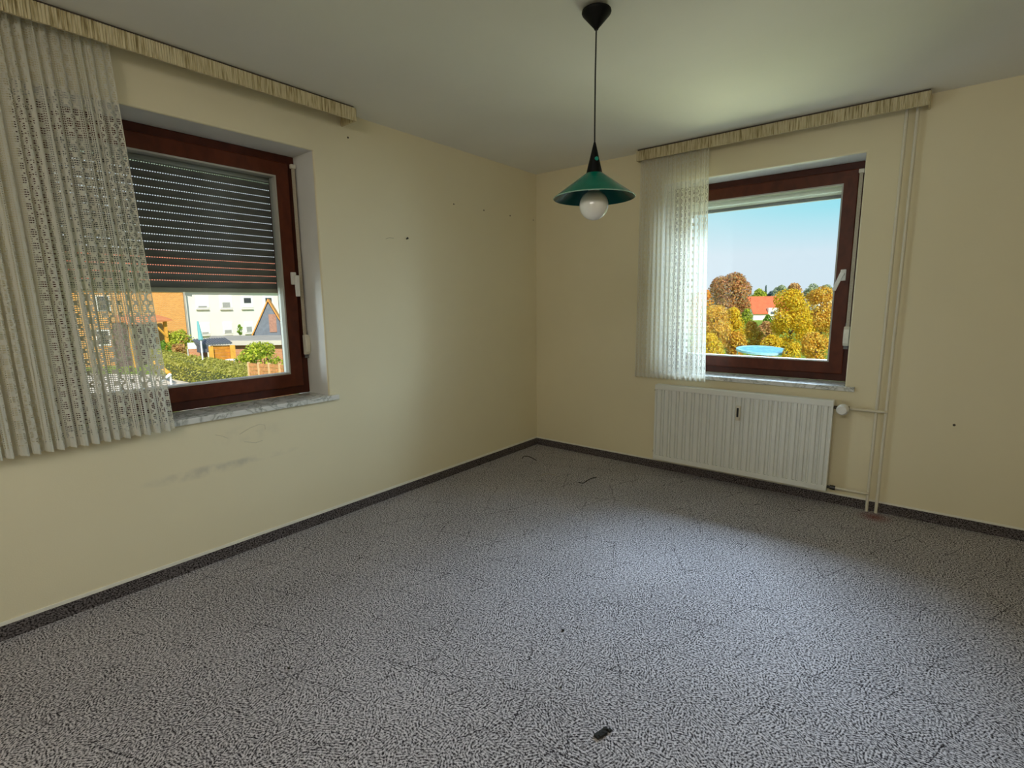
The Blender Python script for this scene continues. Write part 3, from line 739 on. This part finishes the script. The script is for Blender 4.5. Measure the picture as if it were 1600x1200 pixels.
def wallplane(A, Bp):
    """vertical plane through two points; returns px,py -> point on it"""
    A, Bp = Vector(A), Vector(Bp); u = (Bp - A); u.z = 0; u.normalize(); n = Vector((u.y, -u.x, 0))
    if n.dot(CAM - A) < 0: n = -n
    def hit(px, py, off=0):
        d = fw + rt * ((px - 800) / FPX) - up * ((py - 600) / FPX); t = ((A + n * off) - CAM).dot(n) / d.dot(n); return CAM + t * d
    return hit, u, n
def slab(mb, p0, u, n, w, z0, z1, t0, t1, m=0):
    """box standing on a wall plane: from p0 along u by w, between z0..z1, t0..t1 along n"""
    p0 = Vector((p0.x, p0.y, 0)); a = [p0 + n * t0, p0 + u * w + n * t0, p0 + u * w + n * t1, p0 + n * t1]
    mb.hexa([(p.x, p.y, z0) for p in a], [(p.x, p.y, z1) for p in a], m)
def rect(mb, hit, u, n, px0, px1, py0, py1, t0, t1, m=0):
    pc = hit((px0 + px1) / 2, (py0 + py1) / 2); a = hit(px0, (py0 + py1) / 2); e = hit(px1, (py0 + py1) / 2)
    z1 = hit((px0 + px1) / 2, py0).z; z0 = hit((px0 + px1) / 2, py1).z; uu = (e - a); uu.z = 0; w_ = uu.length; uu.normalize()
    slab(mb, a, uu, n, w_, z0, z1, t0, t1, m)

def brick_mat(name, c1, c2, mortar, scale=1.0):
    k = N(name); k.b.inputs['Roughness'].default_value = .85
    sp = k.n('ShaderNodeSeparateXYZ'); k.l(k.pos(), sp.inputs[0]); cb = k.n('ShaderNodeCombineXYZ')
    k.l(k.math('ADD', sp.outputs['X'], k.math('MULTIPLY', sp.outputs['Y'], 1.0)), cb.inputs[0]); k.l(sp.outputs['Z'], cb.inputs[1])
    br = k.t.nodes.new('ShaderNodeTexBrick'); k.l(cb.outputs[0], br.inputs['Vector'])
    br.inputs['Color1'].default_value = (*c1, 1); br.inputs['Color2'].default_value = (*c2, 1); br.inputs['Mortar'].default_value = (*mortar, 1)
    br.inputs['Scale'].default_value = scale; br.inputs['Mortar Size'].default_value = .012; br.inputs['Brick Width'].default_value = .25; br.inputs['Row Height'].default_value = .083
    k.l(br.outputs['Color'], k.b.inputs['Base Color']); return k.m
white_r = mat('white_render', (.86, .83, .74), .9, var=.04, scale=.6)
white_p = mat('white_window_frame', (.88, .88, .86), .5)
dark_p = mat('dark_pane', (.05, .055, .06), .12)
blind_p = mat('grey_window_blind', (.38, .38, .36), .6, var=.1)
ochre = mat('ochre_timber', (.72, .36, .05), .8, var=.15, scale=4)
amber = mat('amber_boards', (.55, .22, .02), .8, var=.2, scale=5)
rust_t = mat('rust_red_tile', (.60, .15, .07), .8, var=.15, scale=2)
slate = mat('grey_blue_slate', (.17, .19, .23), .7, var=.15, scale=4)

# --- brick house and white apartment block seen under the shutter
A = at(288, 480, 46.6); Bq = at(40, 480, 38.5)
hit, u, n = wallplane(A, Bq)
bh = empty('brick_house', (A.x, A.y, GZ), label='orange brick house wall behind the lace curtain and the shrubs', cat='house')
b = MB(); w_ = 16
slab(b, A, u, n, w_, GZ, 3.2, 0, -7)
b.build('brick_wall', brick_mat('orange_brick', (.62, .24, .035), (.74, .33, .06), (.62, .42, .20)), bh)
b = MB(); p = Vector((A.x, A.y, 0)); e = p + u * w_
m0 = [p + n * .4 - u * .4, e + n * .4 + u * .4, e - n * 3.5 + u * .4, p - n * 3.5 - u * .4]; 
b.hexa([(m0[0].x, m0[0].y, 3.0), (m0[1].x, m0[1].y, 3.0), (m0[2].x, m0[2].y, 6.2), (m0[3].x, m0[3].y, 6.2)], [(m0[0].x, m0[0].y, 3.2), (m0[1].x, m0[1].y, 3.2), (m0[2].x, m0[2].y, 6.4), (m0[3].x, m0[3].y, 6.4)])
m1 = [p - n * 7.4 - u * .4, e - n * 7.4 + u * .4, e - n * 3.5 + u * .4, p - n * 3.5 - u * .4]
b.hexa([(m1[0].x, m1[0].y, 3.0), (m1[1].x, m1[1].y, 3.0), (m1[2].x, m1[2].y, 6.2), (m1[3].x, m1[3].y, 6.2)], [(m1[0].x, m1[0].y, 3.2), (m1[1].x, m1[1].y, 3.2), (m1[2].x, m1[2].y, 6.4), (m1[3].x, m1[3].y, 6.4)])
b.build('roof', rust_t, bh)
for (x0, x1, y0, y1) in ((150, 172, 462, 487), (90, 112, 462, 488), (150, 172, 515, 540)):
    b = MB(); rect(b, hit, u, n, x0, x1, y0, y1, .0, .04); f = b.build('house_window', white_p, bh)
    b = MB(); rect(b, hit, u, n, x0 + 2, x1 - 2, y0 + 2, y1 - 2, .04, .06); b.build('pane', dark_p, f)
rooted(bh)
for o in bpy.data.objects:
    if o.parent and o.parent.parent == bh: pass

A = at(286, 480, 46.7); Bq = at(470, 480, 58)
hit, u, n = wallplane(A, Bq)
wh = empty('apartment_house', (A.x, A.y, GZ), label='white rendered house with two rows of windows beyond the garage roof', cat='house')
w_ = 20
b = MB(); slab(b, A, u, n, w_, GZ, 3.1, 0, -9); b.build('rendered_wall', white_r, wh)
b = MB(); p = Vector((A.x, A.y, 0)); e = p + u * w_
for (s0, s1) in ((.5, -4.5), (-9.5, -4.5)):
    q4 = [p + n * s0, e + n * s0, e + n * s1, p + n * s1]; zz = [3.0, 3.0, 6.6, 6.6]
    b.hexa([(v.x, v.y, z) for v, z in zip(q4, zz)], [(v.x, v.y, z + .22) for v, z in zip(q4, zz)])
b.build('roof', rust_t, wh)
b = MB(); q1 = at(290, 480, 46.3); b.tube([(q1.x, q1.y, GZ), (q1.x, q1.y, 3.0)], .06, 8); b.build('downpipe', mat('zinc_pipe', (.45, .42, .36), .4, .3), wh)
for (c, hw, y0, y1, kind) in ((316, 10, 462.5, 481, 'slit'), (353, 9.5, 461.5, 481, 'half'), (386, 9, 463, 480.5, 'dark'), (419, 8, 463, 480, 'dark2'), (452, 8, 463, 480, 'dark2'),
                              (320.5, 7.5, 504.5, 522, 'slit'), (356, 7, 503.5, 521, 'half2'), (389, 6.5, 503.5, 519, 'half')):
    b = MB(); rect(b, hit, u, n, c - hw, c + hw, y0, y1, 0, .05); f = b.build('house_window', white_p, wh)
    b = MB()
    if kind == 'slit': rect(b, hit, u, n, c - hw * .66, c + hw * .66, y1 - 3.0, y1 - .8, .05, .07); b.build('pane', blind_p, f)
    elif kind == 'half': rect(b, hit, u, n, c - hw * .62, c + hw * .62, y1 - 8.5, y1 - .8, .05, .07); b.build('pane', blind_p, f)
    elif kind == 'half2': rect(b, hit, u, n, c - hw * .75, c + hw * .75, y1 - 5.5, y1 - .8, .05, .07); b.build('pane', blind_p, f)
    else: rect(b, hit, u, n, c - hw * .6, c + hw * .6, y0 + 2.5, y0 + 10.5, .05, .07); b.build('pane', dark_p, f)
    b = MB(); rect(b, hit, u, n, c - hw, c + hw, y1 + 2.0, y1 + 3.4, 0, .16); b.build('sill', mat('stone_sill', (.55, .52, .44), .8), f)
rooted(wh)

# --- flat garage roof and steep gabled shed
A = at(397.5, 519, 46); Bq = at(447, 519, 47)
hit, u, n = wallplane(A, Bq)
gs = empty('gabled_shed', (A.x, A.y, GZ), label='narrow slate clad gable with an orange verge behind the flat garage roof', cat='shed')
w_ = (Bq - A).length; ap = hit(422, 471); ze = hit(397.5, 519).z; p = Vector((A.x, A.y, 0)); e = p + u * w_; mid = p + u * w_ * .5
def gable(off, t):
    pts = [(p, GZ), (e, GZ), (e, ze), (mid, ap.z), (p, ze)]
    return [(q.x + n.x * off, q.y + n.y * off, z) for q, z in pts]
b = MB(); b.hexa(gable(0, 0), gable(-4.5, 0)); b.build('slate_gable', slate, gs)
for side, (q0, s) in enumerate(((p, -1), (e, 1))):
    b = MB(); lo = q0 + u * s * .28; dz = (ap.z - ze) / (w_ * .5) * .28
    bot = [(lo + n * .22, ze - dz), (mid + n * .22, ap.z), (mid - n * 4.7, ap.z), (lo - n * 4.7, ze - dz)]
    b.hexa([(v.x, v.y, z + .02) for v, z in bot], [(v.x, v.y, z + .24) for v, z in bot]); b.build('roof_slope', mat('orange_clay_tile', (.75, .30, .06), .8, var=.15, scale=3), gs)
b = MB(); rect(b, hit, u, n, 420.5, 432, 491, 519, 0, .05); b.build('shed_door', mat('brown_red_door', (.40, .20, .14), .7, var=.2, scale=8), gs)
rooted(gs)

fr = [at(318, 533.5, 37.2), at(462, 533.5, 37.2)]; bk = [at(330, 522, 44.5), at(474, 521, 44.5)]
zr = fr[0].z
ga = empty('flat_roof_garage', (fr[0].x, fr[0].y, GZ), label='flat grey roofed garage in front of the white house', cat='garage')
q4 = [fr[0], fr[1], bk[1], bk[0]]
b = MB(); b.hexa([(v.x, v.y, zr - .16) for v in q4], [(v.x, v.y, zr) for v in q4]); b.build('flat_roof', mat('grey_roofing_felt', (.36, .33, .28), .9, var=.15, scale=1.2), ga)
hit, u, n = wallplane(fr[0], fr[1])
b = MB(); slab(b, fr[0], u, n, (fr[1] - fr[0]).length, zr - .30, zr + .03, .02, .10); b.build('fascia', mat('pale_fascia', (.62, .56, .48), .7), ga)
b = MB(); slab(b, fr[0] + u * .3 - n * .3, u, n, (fr[1] - fr[0]).length - .6, GZ, zr - .16, 0, -6); b.build('garage_wall', brick_mat('red_brick', (.50, .16, .06), (.60, .22, .09), (.5, .38, .26)), ga)
rooted(ga)

# --- garden hut with its dark corrugated roof
hl, hr = at(329, 572, 33.6), at(370, 572, 34.7)
hit, u, n = wallplane(hl, hr); w_ = (hr - hl).length; zt = at(340, 541, 33.6).z
hut = empty('garden_hut', (hl.x, hl.y, GZ), label='open amber timber garden hut with a dark corrugated roof', cat='hut')
rnd = random.Random(2); k = 9
for i in range(k):
    z0 = GZ + (zt - GZ) * i / k; b = MB(); slab(b, hl + u * .1, u, n, w_ - .2, z0 + .01, z0 + (zt - GZ) / k - .01, -.30, -.30 - .04 - .02 * rnd.random()); b.build('plank', amber, hut)
for (f0, f1, d0) in ((0, .17, .0), (.80, 1.0, .0)):
    b = MB(); slab(b, hl + u * w_ * f0, u, n, w_ * (f1 - f0), GZ, zt, d0, -.10); b.build('post_panel', ochre, hut)
b = MB(); m = 26; P0 = at(310, 536, 33.2); P1 = at(362, 536, 34.5); L_ = (P1 - P0).length; uu = (P1 - P0); uu.z = 0; uu.normalize()
zt2, zb2 = at(340, 531, 35.1).z, at(340, 540.5, 33.0).z; base0 = Vector((P0.x, P0.y, 0))
for s in range(m):
    f0, f1 = L_ * s / m, L_ * (s + 1) / m
    lo0, lo1 = base0 + uu * f0 + n * .1, base0 + uu * f1 + n * .1; hi0, hi1 = base0 + uu * f0 - n * 1.5, base0 + uu * f1 - n * 1.5; o_ = .03 if s % 2 else 0
    b.hexa([(lo0.x, lo0.y, zb2 + o_), (lo1.x, lo1.y, zb2 + o_), (hi1.x, hi1.y, zt2 + o_), (hi0.x, hi0.y, zt2 + o_)], [(lo0.x, lo0.y, zb2 + o_ + .10), (lo1.x, lo1.y, zb2 + o_ + .10), (hi1.x, hi1.y, zt2 + o_ + .10), (hi0.x, hi0.y, zt2 + o_ + .10)])
b.build('corrugated_roof', mat('dark_corrugated_sheet', (.10, .11, .13), .6, var=.2, scale=6), hut)
b = MB(); slab(b, base0 + uu * .0, uu, n, .55, zb2 - .45, zb2 + .08, .08, -.6); b.build('roof_end', mat('dark_grey_tarp', (.09, .095, .12), .7), hut)
rooted(hut)
def bench(px0, px1, py, d, label):
    a, e = at(px0, py, d), at(px1, py, d); hit, u, n = wallplane(a, e); L_ = (e - a).length; root = empty('garden_table', (a.x, a.y, GZ), label=label, cat='table')
    b = MB(); slab(b, a, u, n, L_, a.z - .06, a.z, 0, -.5); b.build('table_top', white_p, root)
    for s in (.04, L_ - .12):
        for t in (-.05, -.40):
            b = MB(); slab(b, a + u * s + n * t, u, n, .08, GZ, a.z - .06, 0, -.06); b.build('leg', white_p, root)
    rooted(root)
bench(351, 367, 562, 32.4, 'small white table standing before the amber timber hut')
# low brick wall with a white panel, left of the hut
a, e = at(294, 560, 34.2), at(325, 560, 34.8); hit, u, n = wallplane(a, e)
lw = empty('garden_wall', (a.x, a.y, GZ), label='low red brick garden wall with a white panel beside the hut', cat='wall')
b = MB(); slab(b, a, u, n, (e - a).length, GZ, at(310, 545, 34.4).z, 0, -.25); b.build('brick_base', brick_mat('wall_brick', (.52, .17, .07), (.62, .25, .10), (.5, .36, .24)), lw)
b = MB(); rect(b, hit, u, n, 293, 311, 535.5, 545, .0, -.08); b.build('panel', white_p, lw)
b = MB(); rect(b, hit, u, n, 293.5, 295.5, 545, 572, .02, .12); b.build('post', mat('grey_post', (.5, .48, .44), .8), lw)
rooted(lw)
# parasol
c = at(316.5, 562, 32.6); tp = at(309, 503.5, 32.6); jn = at(313.5, 529, 32.6)
pa = empty('garden_parasol', (c.x, c.y, GZ), label='closed teal parasol on a white pole in the neighbouring garden', cat='parasol')
b = MB(); b.tube([(c.x, c.y, GZ), tuple(jn), tuple(tp)], .045, 8); b.build('pole', white_p, pa)
b = MB(); dirv = (tp - jn).normalized()
b.tube([jn - dirv * .1, jn + dirv * .15, jn + dirv * .5, jn + dirv * .85, tp + dirv * .06], .15, 9, r1=.05); b.build('folded_canopy', mat('teal_canvas', (.16, .42, .44), .8, var=.1, scale=6), pa)
rooted(pa)
# lean-to porch on the brick house
A = at(262, 497, 43); Bq = at(196, 497, 40.5); hit, u, n = wallplane(A, Bq); w_ = (Bq - A).length
po = empty('porch', (A.x, A.y, GZ), label='timber porch with a sloping terracotta roof on the brick house', cat='porch')
b = MB(); p = Vector((A.x, A.y, 0)); e = p + u * w_; zt = at(250, 494, 44.5).z; zb = at(236, 507, 41.5).z
q4 = [(p - u * .1 + n * .5, zb + .25), (e + n * .5, zb), (e - n * 2.2, zt), (p - u * .1 - n * 2.2, zt)]
b.hexa([(v.x, v.y, z) for v, z in q4], [(v.x, v.y, z + .14) for v, z in q4]); b.build('porch_roof', mat('terracotta_roof', (.62, .22, .08), .8, var=.1, scale=2), po)
for s in (.10, w_ - .4):
    b = MB(); slab(b, p + u * s, u, n, .22, GZ, zb + .2, 0, -.22); b.build('post', ochre, po)
b = MB(); s0 = p + u * .2; b.tube([(s0.x, s0.y, zb - 1.1), (s0.x + u.x * .9, s0.y + u.y * .9, zb + .1)], .09, 6); b.build('brace', ochre, po)
b = MB(); slab(b, p + u * .3, u, n, w_, GZ, zb + .2, -1.9, -2.0); b.build('back_shadow', mat('plum_porch_shadow', (.16, .09, .10), .8, var=.2, scale=4), po)  # dark sheet stands in for the shadow under the porch roof
rooted(po)
# shrubs and hedge on the left
tree('garden_shrub', 'lime green shrub in front of the brick house corner', 'shrub', 281, 515.5, 22, 43.5, 'lime', n=150, leaf=.11, low=.05, seed=3)
tree('garden_shrub', 'dark green shrub beside the timber porch', 'shrub', 254, 533, 13, 41.6, 'green', n=120, leaf=.09, low=.02, seed=4)
tree('garden_shrub', 'russet shrub between the lime green shrub and the hedge', 'shrub', 279, 538, 14, 40.5, 'brown', n=120, leaf=.08, low=.02, seed=5)
tree('garden_shrub', 'spreading yellow green shrub beside the amber hut', 'shrub', 404, 536, 34, 31.8, 'lime', n=240, leaf=.09, low=.02, lobes=9, seed=6)
tree('garden_shrub', 'dark ivy like plant climbing at the white house', 'shrub', 374, 507, 4, 44, 'green', n=40, leaf=.07, low=.7, seed=7, trunk=True)
hd = [at(232, 545, 38), at(396, 570, 30), at(400, 592, 26.8), at(258, 567, 34.6)]
hz = at(330, 575, 31).z
he = empty('garden_hedge', (hd[3].x, hd[3].y, GZ), label='broad low olive green hedge running below the huts', cat='hedge')
b = MB(); core = MB(); rnd = random.Random(9)
cc = sum(hd, Vector()) / 4; ins = [cc + (v - cc) * .96 for v in hd]
core.hexa([(v.x, v.y, GZ) for v in ins], [(v.x, v.y, v.z - .10) for v in ins]); core.build('inner_stems', mat('hedge_inside', (.10, .11, .03), .95, var=.3, scale=3), he)
for _ in range(9000):
    s, t = rnd.random(), rnd.random()
    top = hd[0] * (1 - s) * (1 - t) + hd[1] * s * (1 - t) + hd[2] * s * t + hd[3] * (1 - s) * t
    if rnd.random() < .3:
        q = rnd.choice(((hd[3], hd[2]), (hd[0], hd[3]), (hd[0], hd[1]))); top = q[0] * (1 - s) + q[1] * s; top = Vector((top.x, top.y, GZ + (top.z - GZ) * t))
    pz = top + Vector((0, 0, rnd.uniform(-.08, .07)))
    nr = Vector((rnd.uniform(-1, 1), rnd.uniform(-1, 1), rnd.uniform(.2, 1.2))).normalized(); uu = nr.orthogonal().normalized(); vv = nr.cross(uu); s_ = rnd.uniform(.05, .10)
    b.add([pz - uu * s_, pz - vv * s_ * .6, pz + uu * s_, pz + vv * s_ * .6], [(0, 1, 2, 3)])
b.build('foliage', LM['olive'], he)
rooted(he)
# woven fence panels
A = at(388, 567, 26.0); Bq = at(475, 567, 24.5); hit, u, n = wallplane(A, Bq); zt = A.z; zlow = GZ
fe = empty('woven_fence', (A.x, A.y, GZ), label='terracotta slatted garden fence at the lower corner of the half shuttered window', cat='fence')
W3 = .72; rowsn = 10
for pnl in range(4):
    for r in range(rowsn):
        b = MB(); z0 = zlow + (zt - zlow) * r / rowsn; z1 = z0 + (zt - zlow) / rowsn
        seg = 3
        for s in range(seg):
            o0 = .010 * (1 if (s + r) % 2 else -1)
            slab(b, A + u * (pnl * W3 + .05 + (W3 - .08) * s / seg), u, n, (W3 - .08) / seg, z0 + .008, z1 - .008, o0 + .012, o0 - .012)
        b.build('woven_slat', mat('terracotta_slat', (.55, .25, .10), .8, var=.2, scale=8) if pnl == 0 and r == 0 else bpy.data.materials['terracotta_slat'], fe)
for pnl in range(5):
    b = MB(); slab(b, A + u * (pnl * W3 - .03), u, n, .07, zlow, zt + .05, .06, -.06); b.build('fence_post', mat('pale_post', (.70, .46, .24), .8), fe) if pnl == 0 else b.build('fence_post', bpy.data.materials['pale_post'], fe)
rooted(fe)
# planks by the path
a, e = at(242, 566, 33), at(264, 583, 31.5); b = MB(); b.tube([a, e], .14, 4); tag(b.build('timber_beam', ochre), 'yellow timber beam sloping down beside the hedge', 'beam')
a, e = at(252, 595, 30.5), at(266, 585, 31.2); b = MB(); b.tube([a, e], .10, 4); b.tube([e, (e.x, e.y, GZ)], .06, 4); tag(b.build('white_board', white_p), 'short white board leaning near the end of the yellow beam', 'board')

# --- garden and houses outside the back window
tree('yellow_tree', 'large yellow autumn tree directly beside the window handle', 'tree', 1287, 449, 30, 50, 'gold', n=900, leaf=.095, low=.02, lobes=10, seed=11, group='autumn trees outside')
tree('yellow_tree', 'large yellow green autumn tree just behind the trampoline', 'tree', 1240, 453, 33, 46, 'yellow', n=900, leaf=.09, low=.02, lobes=10, seed=12, group='autumn trees outside')
tree('yellow_tree', 'golden autumn tree seen at the edge of the narrow lace curtain', 'tree', 1117, 478, 27, 43, 'gold', n=800, leaf=.085, low=.02, lobes=9, seed=13, group='autumn trees outside')
tree('yellow_tree', 'rounded yellow autumn tree below the rust coloured beech', 'tree', 1146, 482, 20, 44, 'yellow', n=700, leaf=.085, low=.02, lobes=9, seed=14, group='autumn trees outside')
tree('orange_tree', 'orange autumn tree rising behind the lace curtain edge', 'tree', 1101, 453, 19, 60, 'orange', n=260, leaf=.15, low=.05, seed=15, group='autumn trees outside')
tree('orange_tree', 'russet autumn tree hidden mostly by the narrow lace curtain', 'tree', 1068, 462, 22, 58, 'brown', n=220, leaf=.16, low=.05, seed=16, group='autumn trees outside')
tree('autumn_shrub', 'golden brown shrub behind the far rim of the trampoline', 'shrub', 1176, 503, 17, 50, 'gold', n=240, leaf=.11, low=.02, seed=17, group='autumn shrubs by the trampoline')
tree('autumn_shrub', 'pinkish russet shrub standing below the red roofed house', 'shrub', 1198, 503, 15, 54, 'brown', n=220, leaf=.12, low=.02, seed=18, group='autumn shrubs by the trampoline')
tree('autumn_shrub', 'golden shrub at the foot of the rounded yellow tree', 'shrub', 1152, 518, 18, 43.5, 'gold', n=240, leaf=.10, low=.02, seed=19, group='autumn shrubs by the trampoline')
tree('autumn_shrub', 'low yellow shrub right behind the trampoline', 'shrub', 1205, 524, 24, 42.5, 'yellow', n=260, leaf=.09, low=.02, seed=20, group='autumn shrubs by the trampoline')
tree('autumn_shrub', 'yellow shrub beside the near leg of the trampoline', 'shrub', 1238, 536, 15, 37, 'yellow', n=220, leaf=.08, low=.02, seed=21, group='autumn shrubs by the trampoline')
tree('autumn_shrub', 'golden shrub at the lowest corner of the view by the window handle', 'shrub', 1276, 520, 24, 38, 'gold', n=300, leaf=.09, low=.02, seed=22, group='autumn shrubs by the trampoline')
tree('autumn_shrub', 'yellow shrub low behind the hem of the narrow lace curtain', 'shrub', 1108, 522, 26, 36, 'yellow', n=300, leaf=.09, low=.02, seed=23, group='autumn shrubs by the trampoline')
tree('green_shrub', 'green shrub on the lawn before the red roofed house', 'shrub', 1200, 492, 6, 100, 'green', n=120, leaf=.18, low=.02, seed=24)
tree('green_shrub', 'bright green bush left of the red roofed house', 'shrub', 1168, 483, 9, 105, 'lime', n=140, leaf=.2, low=.02, seed=25)
tree('copper_beech', 'great rust coloured beech tree towering over the red roof', 'tree', 1144, 428.5, 32, 110, 'rust', n=900, leaf=.21, low=.14, lobes=14, seed=26)
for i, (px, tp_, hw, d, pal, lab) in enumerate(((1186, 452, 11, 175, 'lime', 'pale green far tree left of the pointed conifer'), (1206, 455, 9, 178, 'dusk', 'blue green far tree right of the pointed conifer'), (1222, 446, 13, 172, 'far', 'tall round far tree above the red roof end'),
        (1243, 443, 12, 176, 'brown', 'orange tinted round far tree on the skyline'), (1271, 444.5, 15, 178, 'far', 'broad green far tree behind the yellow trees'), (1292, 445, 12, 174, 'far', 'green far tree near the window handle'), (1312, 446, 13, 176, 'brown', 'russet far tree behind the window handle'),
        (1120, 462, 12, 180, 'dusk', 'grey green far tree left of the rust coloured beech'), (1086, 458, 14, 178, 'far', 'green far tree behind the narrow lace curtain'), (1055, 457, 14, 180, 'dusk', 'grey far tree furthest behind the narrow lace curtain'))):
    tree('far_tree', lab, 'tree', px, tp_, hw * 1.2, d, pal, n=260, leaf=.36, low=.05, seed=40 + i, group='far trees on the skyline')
tree('far_conifer', 'dark pointed conifer on the skyline above the red roof', 'tree', 1197, 446, 4.5, 176, 'dusk', n=120, leaf=.3, conifer=True, seed=60)

b = MB(); rnd = random.Random(77)
for i in range(150):
    a = at(860 + i * 3.4 + rnd.uniform(-2, 2), 470, rnd.uniform(196, 215)); r = rnd.uniform(2.6, 4.2)
    leaves(b, rnd, (a.x, a.y, GZ + r * rnd.uniform(.6, 1.25)), r, 90, .55, 1.1)
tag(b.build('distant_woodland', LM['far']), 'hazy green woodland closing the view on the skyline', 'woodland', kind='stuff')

def red_house(label, pxl, pxr, ridge_py, eave_py, base_py, d, dormer, name='red_roofed_house'):
    A, E = at(pxl, eave_py, d), at(pxr, eave_py, d); hit, u, n = wallplane(A, E); L_ = (E - A).length; ze = A.z
    zr_ = at((pxl + pxr) / 2, ridge_py, d + 4).z; p = Vector((A.x, A.y, 0)); e = p + u * L_
    root = empty(name, (A.x, A.y, GZ), label=label, cat='house')
    b = MB(); slab(b, A + u * .3 - n * .4, u, n, L_ - .6, GZ, ze + .1, 0, -7.2)
    for q in (p + u * .3, e - u * .3):
        a0, a1, a2 = q - n * .4, q - n * 7.6, q - n * 4; b.hexa([(a0.x, a0.y, ze), (a1.x, a1.y, ze), (a2.x, a2.y, zr_ - .1)], [(v.x - u.x * .02, v.y - u.y * .02, z) for v, z in ((a0, ze), (a1, ze), (a2, zr_ - .1))])
    b.build('rendered_wall', white_r, root)
    for (s0, s1) in ((0, -4), (-8, -4)):
        b = MB(); q4 = [(p + n * s0, ze), (e + n * s0, ze), (e + n * s1, zr_), (p + n * s1, zr_)]
        b.hexa([(v.x, v.y, z) for v, z in q4], [(v.x, v.y, z + .2) for v, z in q4]); b.build('roof_slope', rust_t2, root)
    if dormer:
        x0, x1, y0, y1, gl = dormer
        b = MB(); rect(b, hit, u, n, x0, x1, y0, y1, .05, -3); dm = b.build('dormer', white_r, root)
        b = MB(); rect(b, hit, u, n, gl[0], gl[1], gl[2], gl[3], .06, .12); b.build('dormer_window', mat('blue_dark_pane', (.12, .15, .20), .2), dm)
    rooted(root)
rust_t2 = mat('bright_red_tiles', (.72, .14, .055), .8, var=.12, scale=1.0)
red_house('steep red roofed house with a white dormer beyond the gardens', 1176.5, 1236, 464, 491, 496, 132, (1200.5, 1216, 481, 494, (1204, 1211, 487, 491)))
red_house('second red roofed house half hidden by the yellow tree at the handle', 1279, 1330, 460.5, 468, 490, 125, None)
red_house('pale house with a red roof hidden behind the lace curtain', 1020, 1080, 466, 480, 490, 128, None)
sp0, sp1 = at(1122, 484, 95), at(1134, 484, 95); hit, u, n = wallplane(sp0, sp1)
ps = empty('pale_shed', (sp0.x, sp0.y, GZ), label='small pale garden shed at the foot of the rust coloured beech', cat='shed')
b = MB(); slab(b, sp0, u, n, (sp1 - sp0).length, GZ, at(1128, 482, 95).z, 0, -2); b.build('shed_wall', white_r, ps)
b = MB(); slab(b, sp0 - u * .15, u, n, (sp1 - sp0).length + .3, at(1128, 482, 95).z, at(1128, 480.5, 95).z, .2, -2.2); b.build('shed_roof', mat('shed_roof', (.5, .46, .40), .8), ps)
rooted(ps)

# --- trampoline: octagonal pad ring, mat, legs
tc = at(1190, 546.5, 39.6); R_ = 1.86; tz = tc.z
tr = empty('trampoline', (tc.x, tc.y, GZ), label='round light blue garden trampoline standing on white legs', cat='trampoline')
b = MB(); b.lathe([(R_ * .86, .0), (R_ * .86, .05), (R_, .05), (R_ * 1.01, -.10), (R_ * .97, -.10), (R_ * .90, -.02)], (tc.x, tc.y, tz), 32); b.build('pad_ring', mat('light_blue_pad', (.36, .70, .82), .5, var=.1, scale=2), tr)
b = MB(); b.lathe([(0.0, .0), (R_ * .86, .02)], (tc.x, tc.y, tz), 32); b.lathe([(0.0, -.015), (R_ * .86, .005)], (tc.x, tc.y, tz), 32); b.build('jumping_mat', mat('pale_blue_mat', (.20, .58, .74), .6, var=.25, scale=3), tr)
legp = M['plastic_white']
for i in range(6):
    a = 2 * PI * i / 6 + .35; x, y = tc.x + cos(a) * R_ * .93, tc.y + sin(a) * R_ * .93
    b = MB(); b.tube([(x, y, GZ), (x, y, tz)], .045, 8); b.build('leg', white_p, tr)
rooted(tr)
ax = Vector((fw.y, -fw.x, 0)).normalized(); tr.rotation_mode = 'AXIS_ANGLE'; tr.rotation_axis_angle = (.085, ax.x, ax.y, 0)   # stands on sloping ground
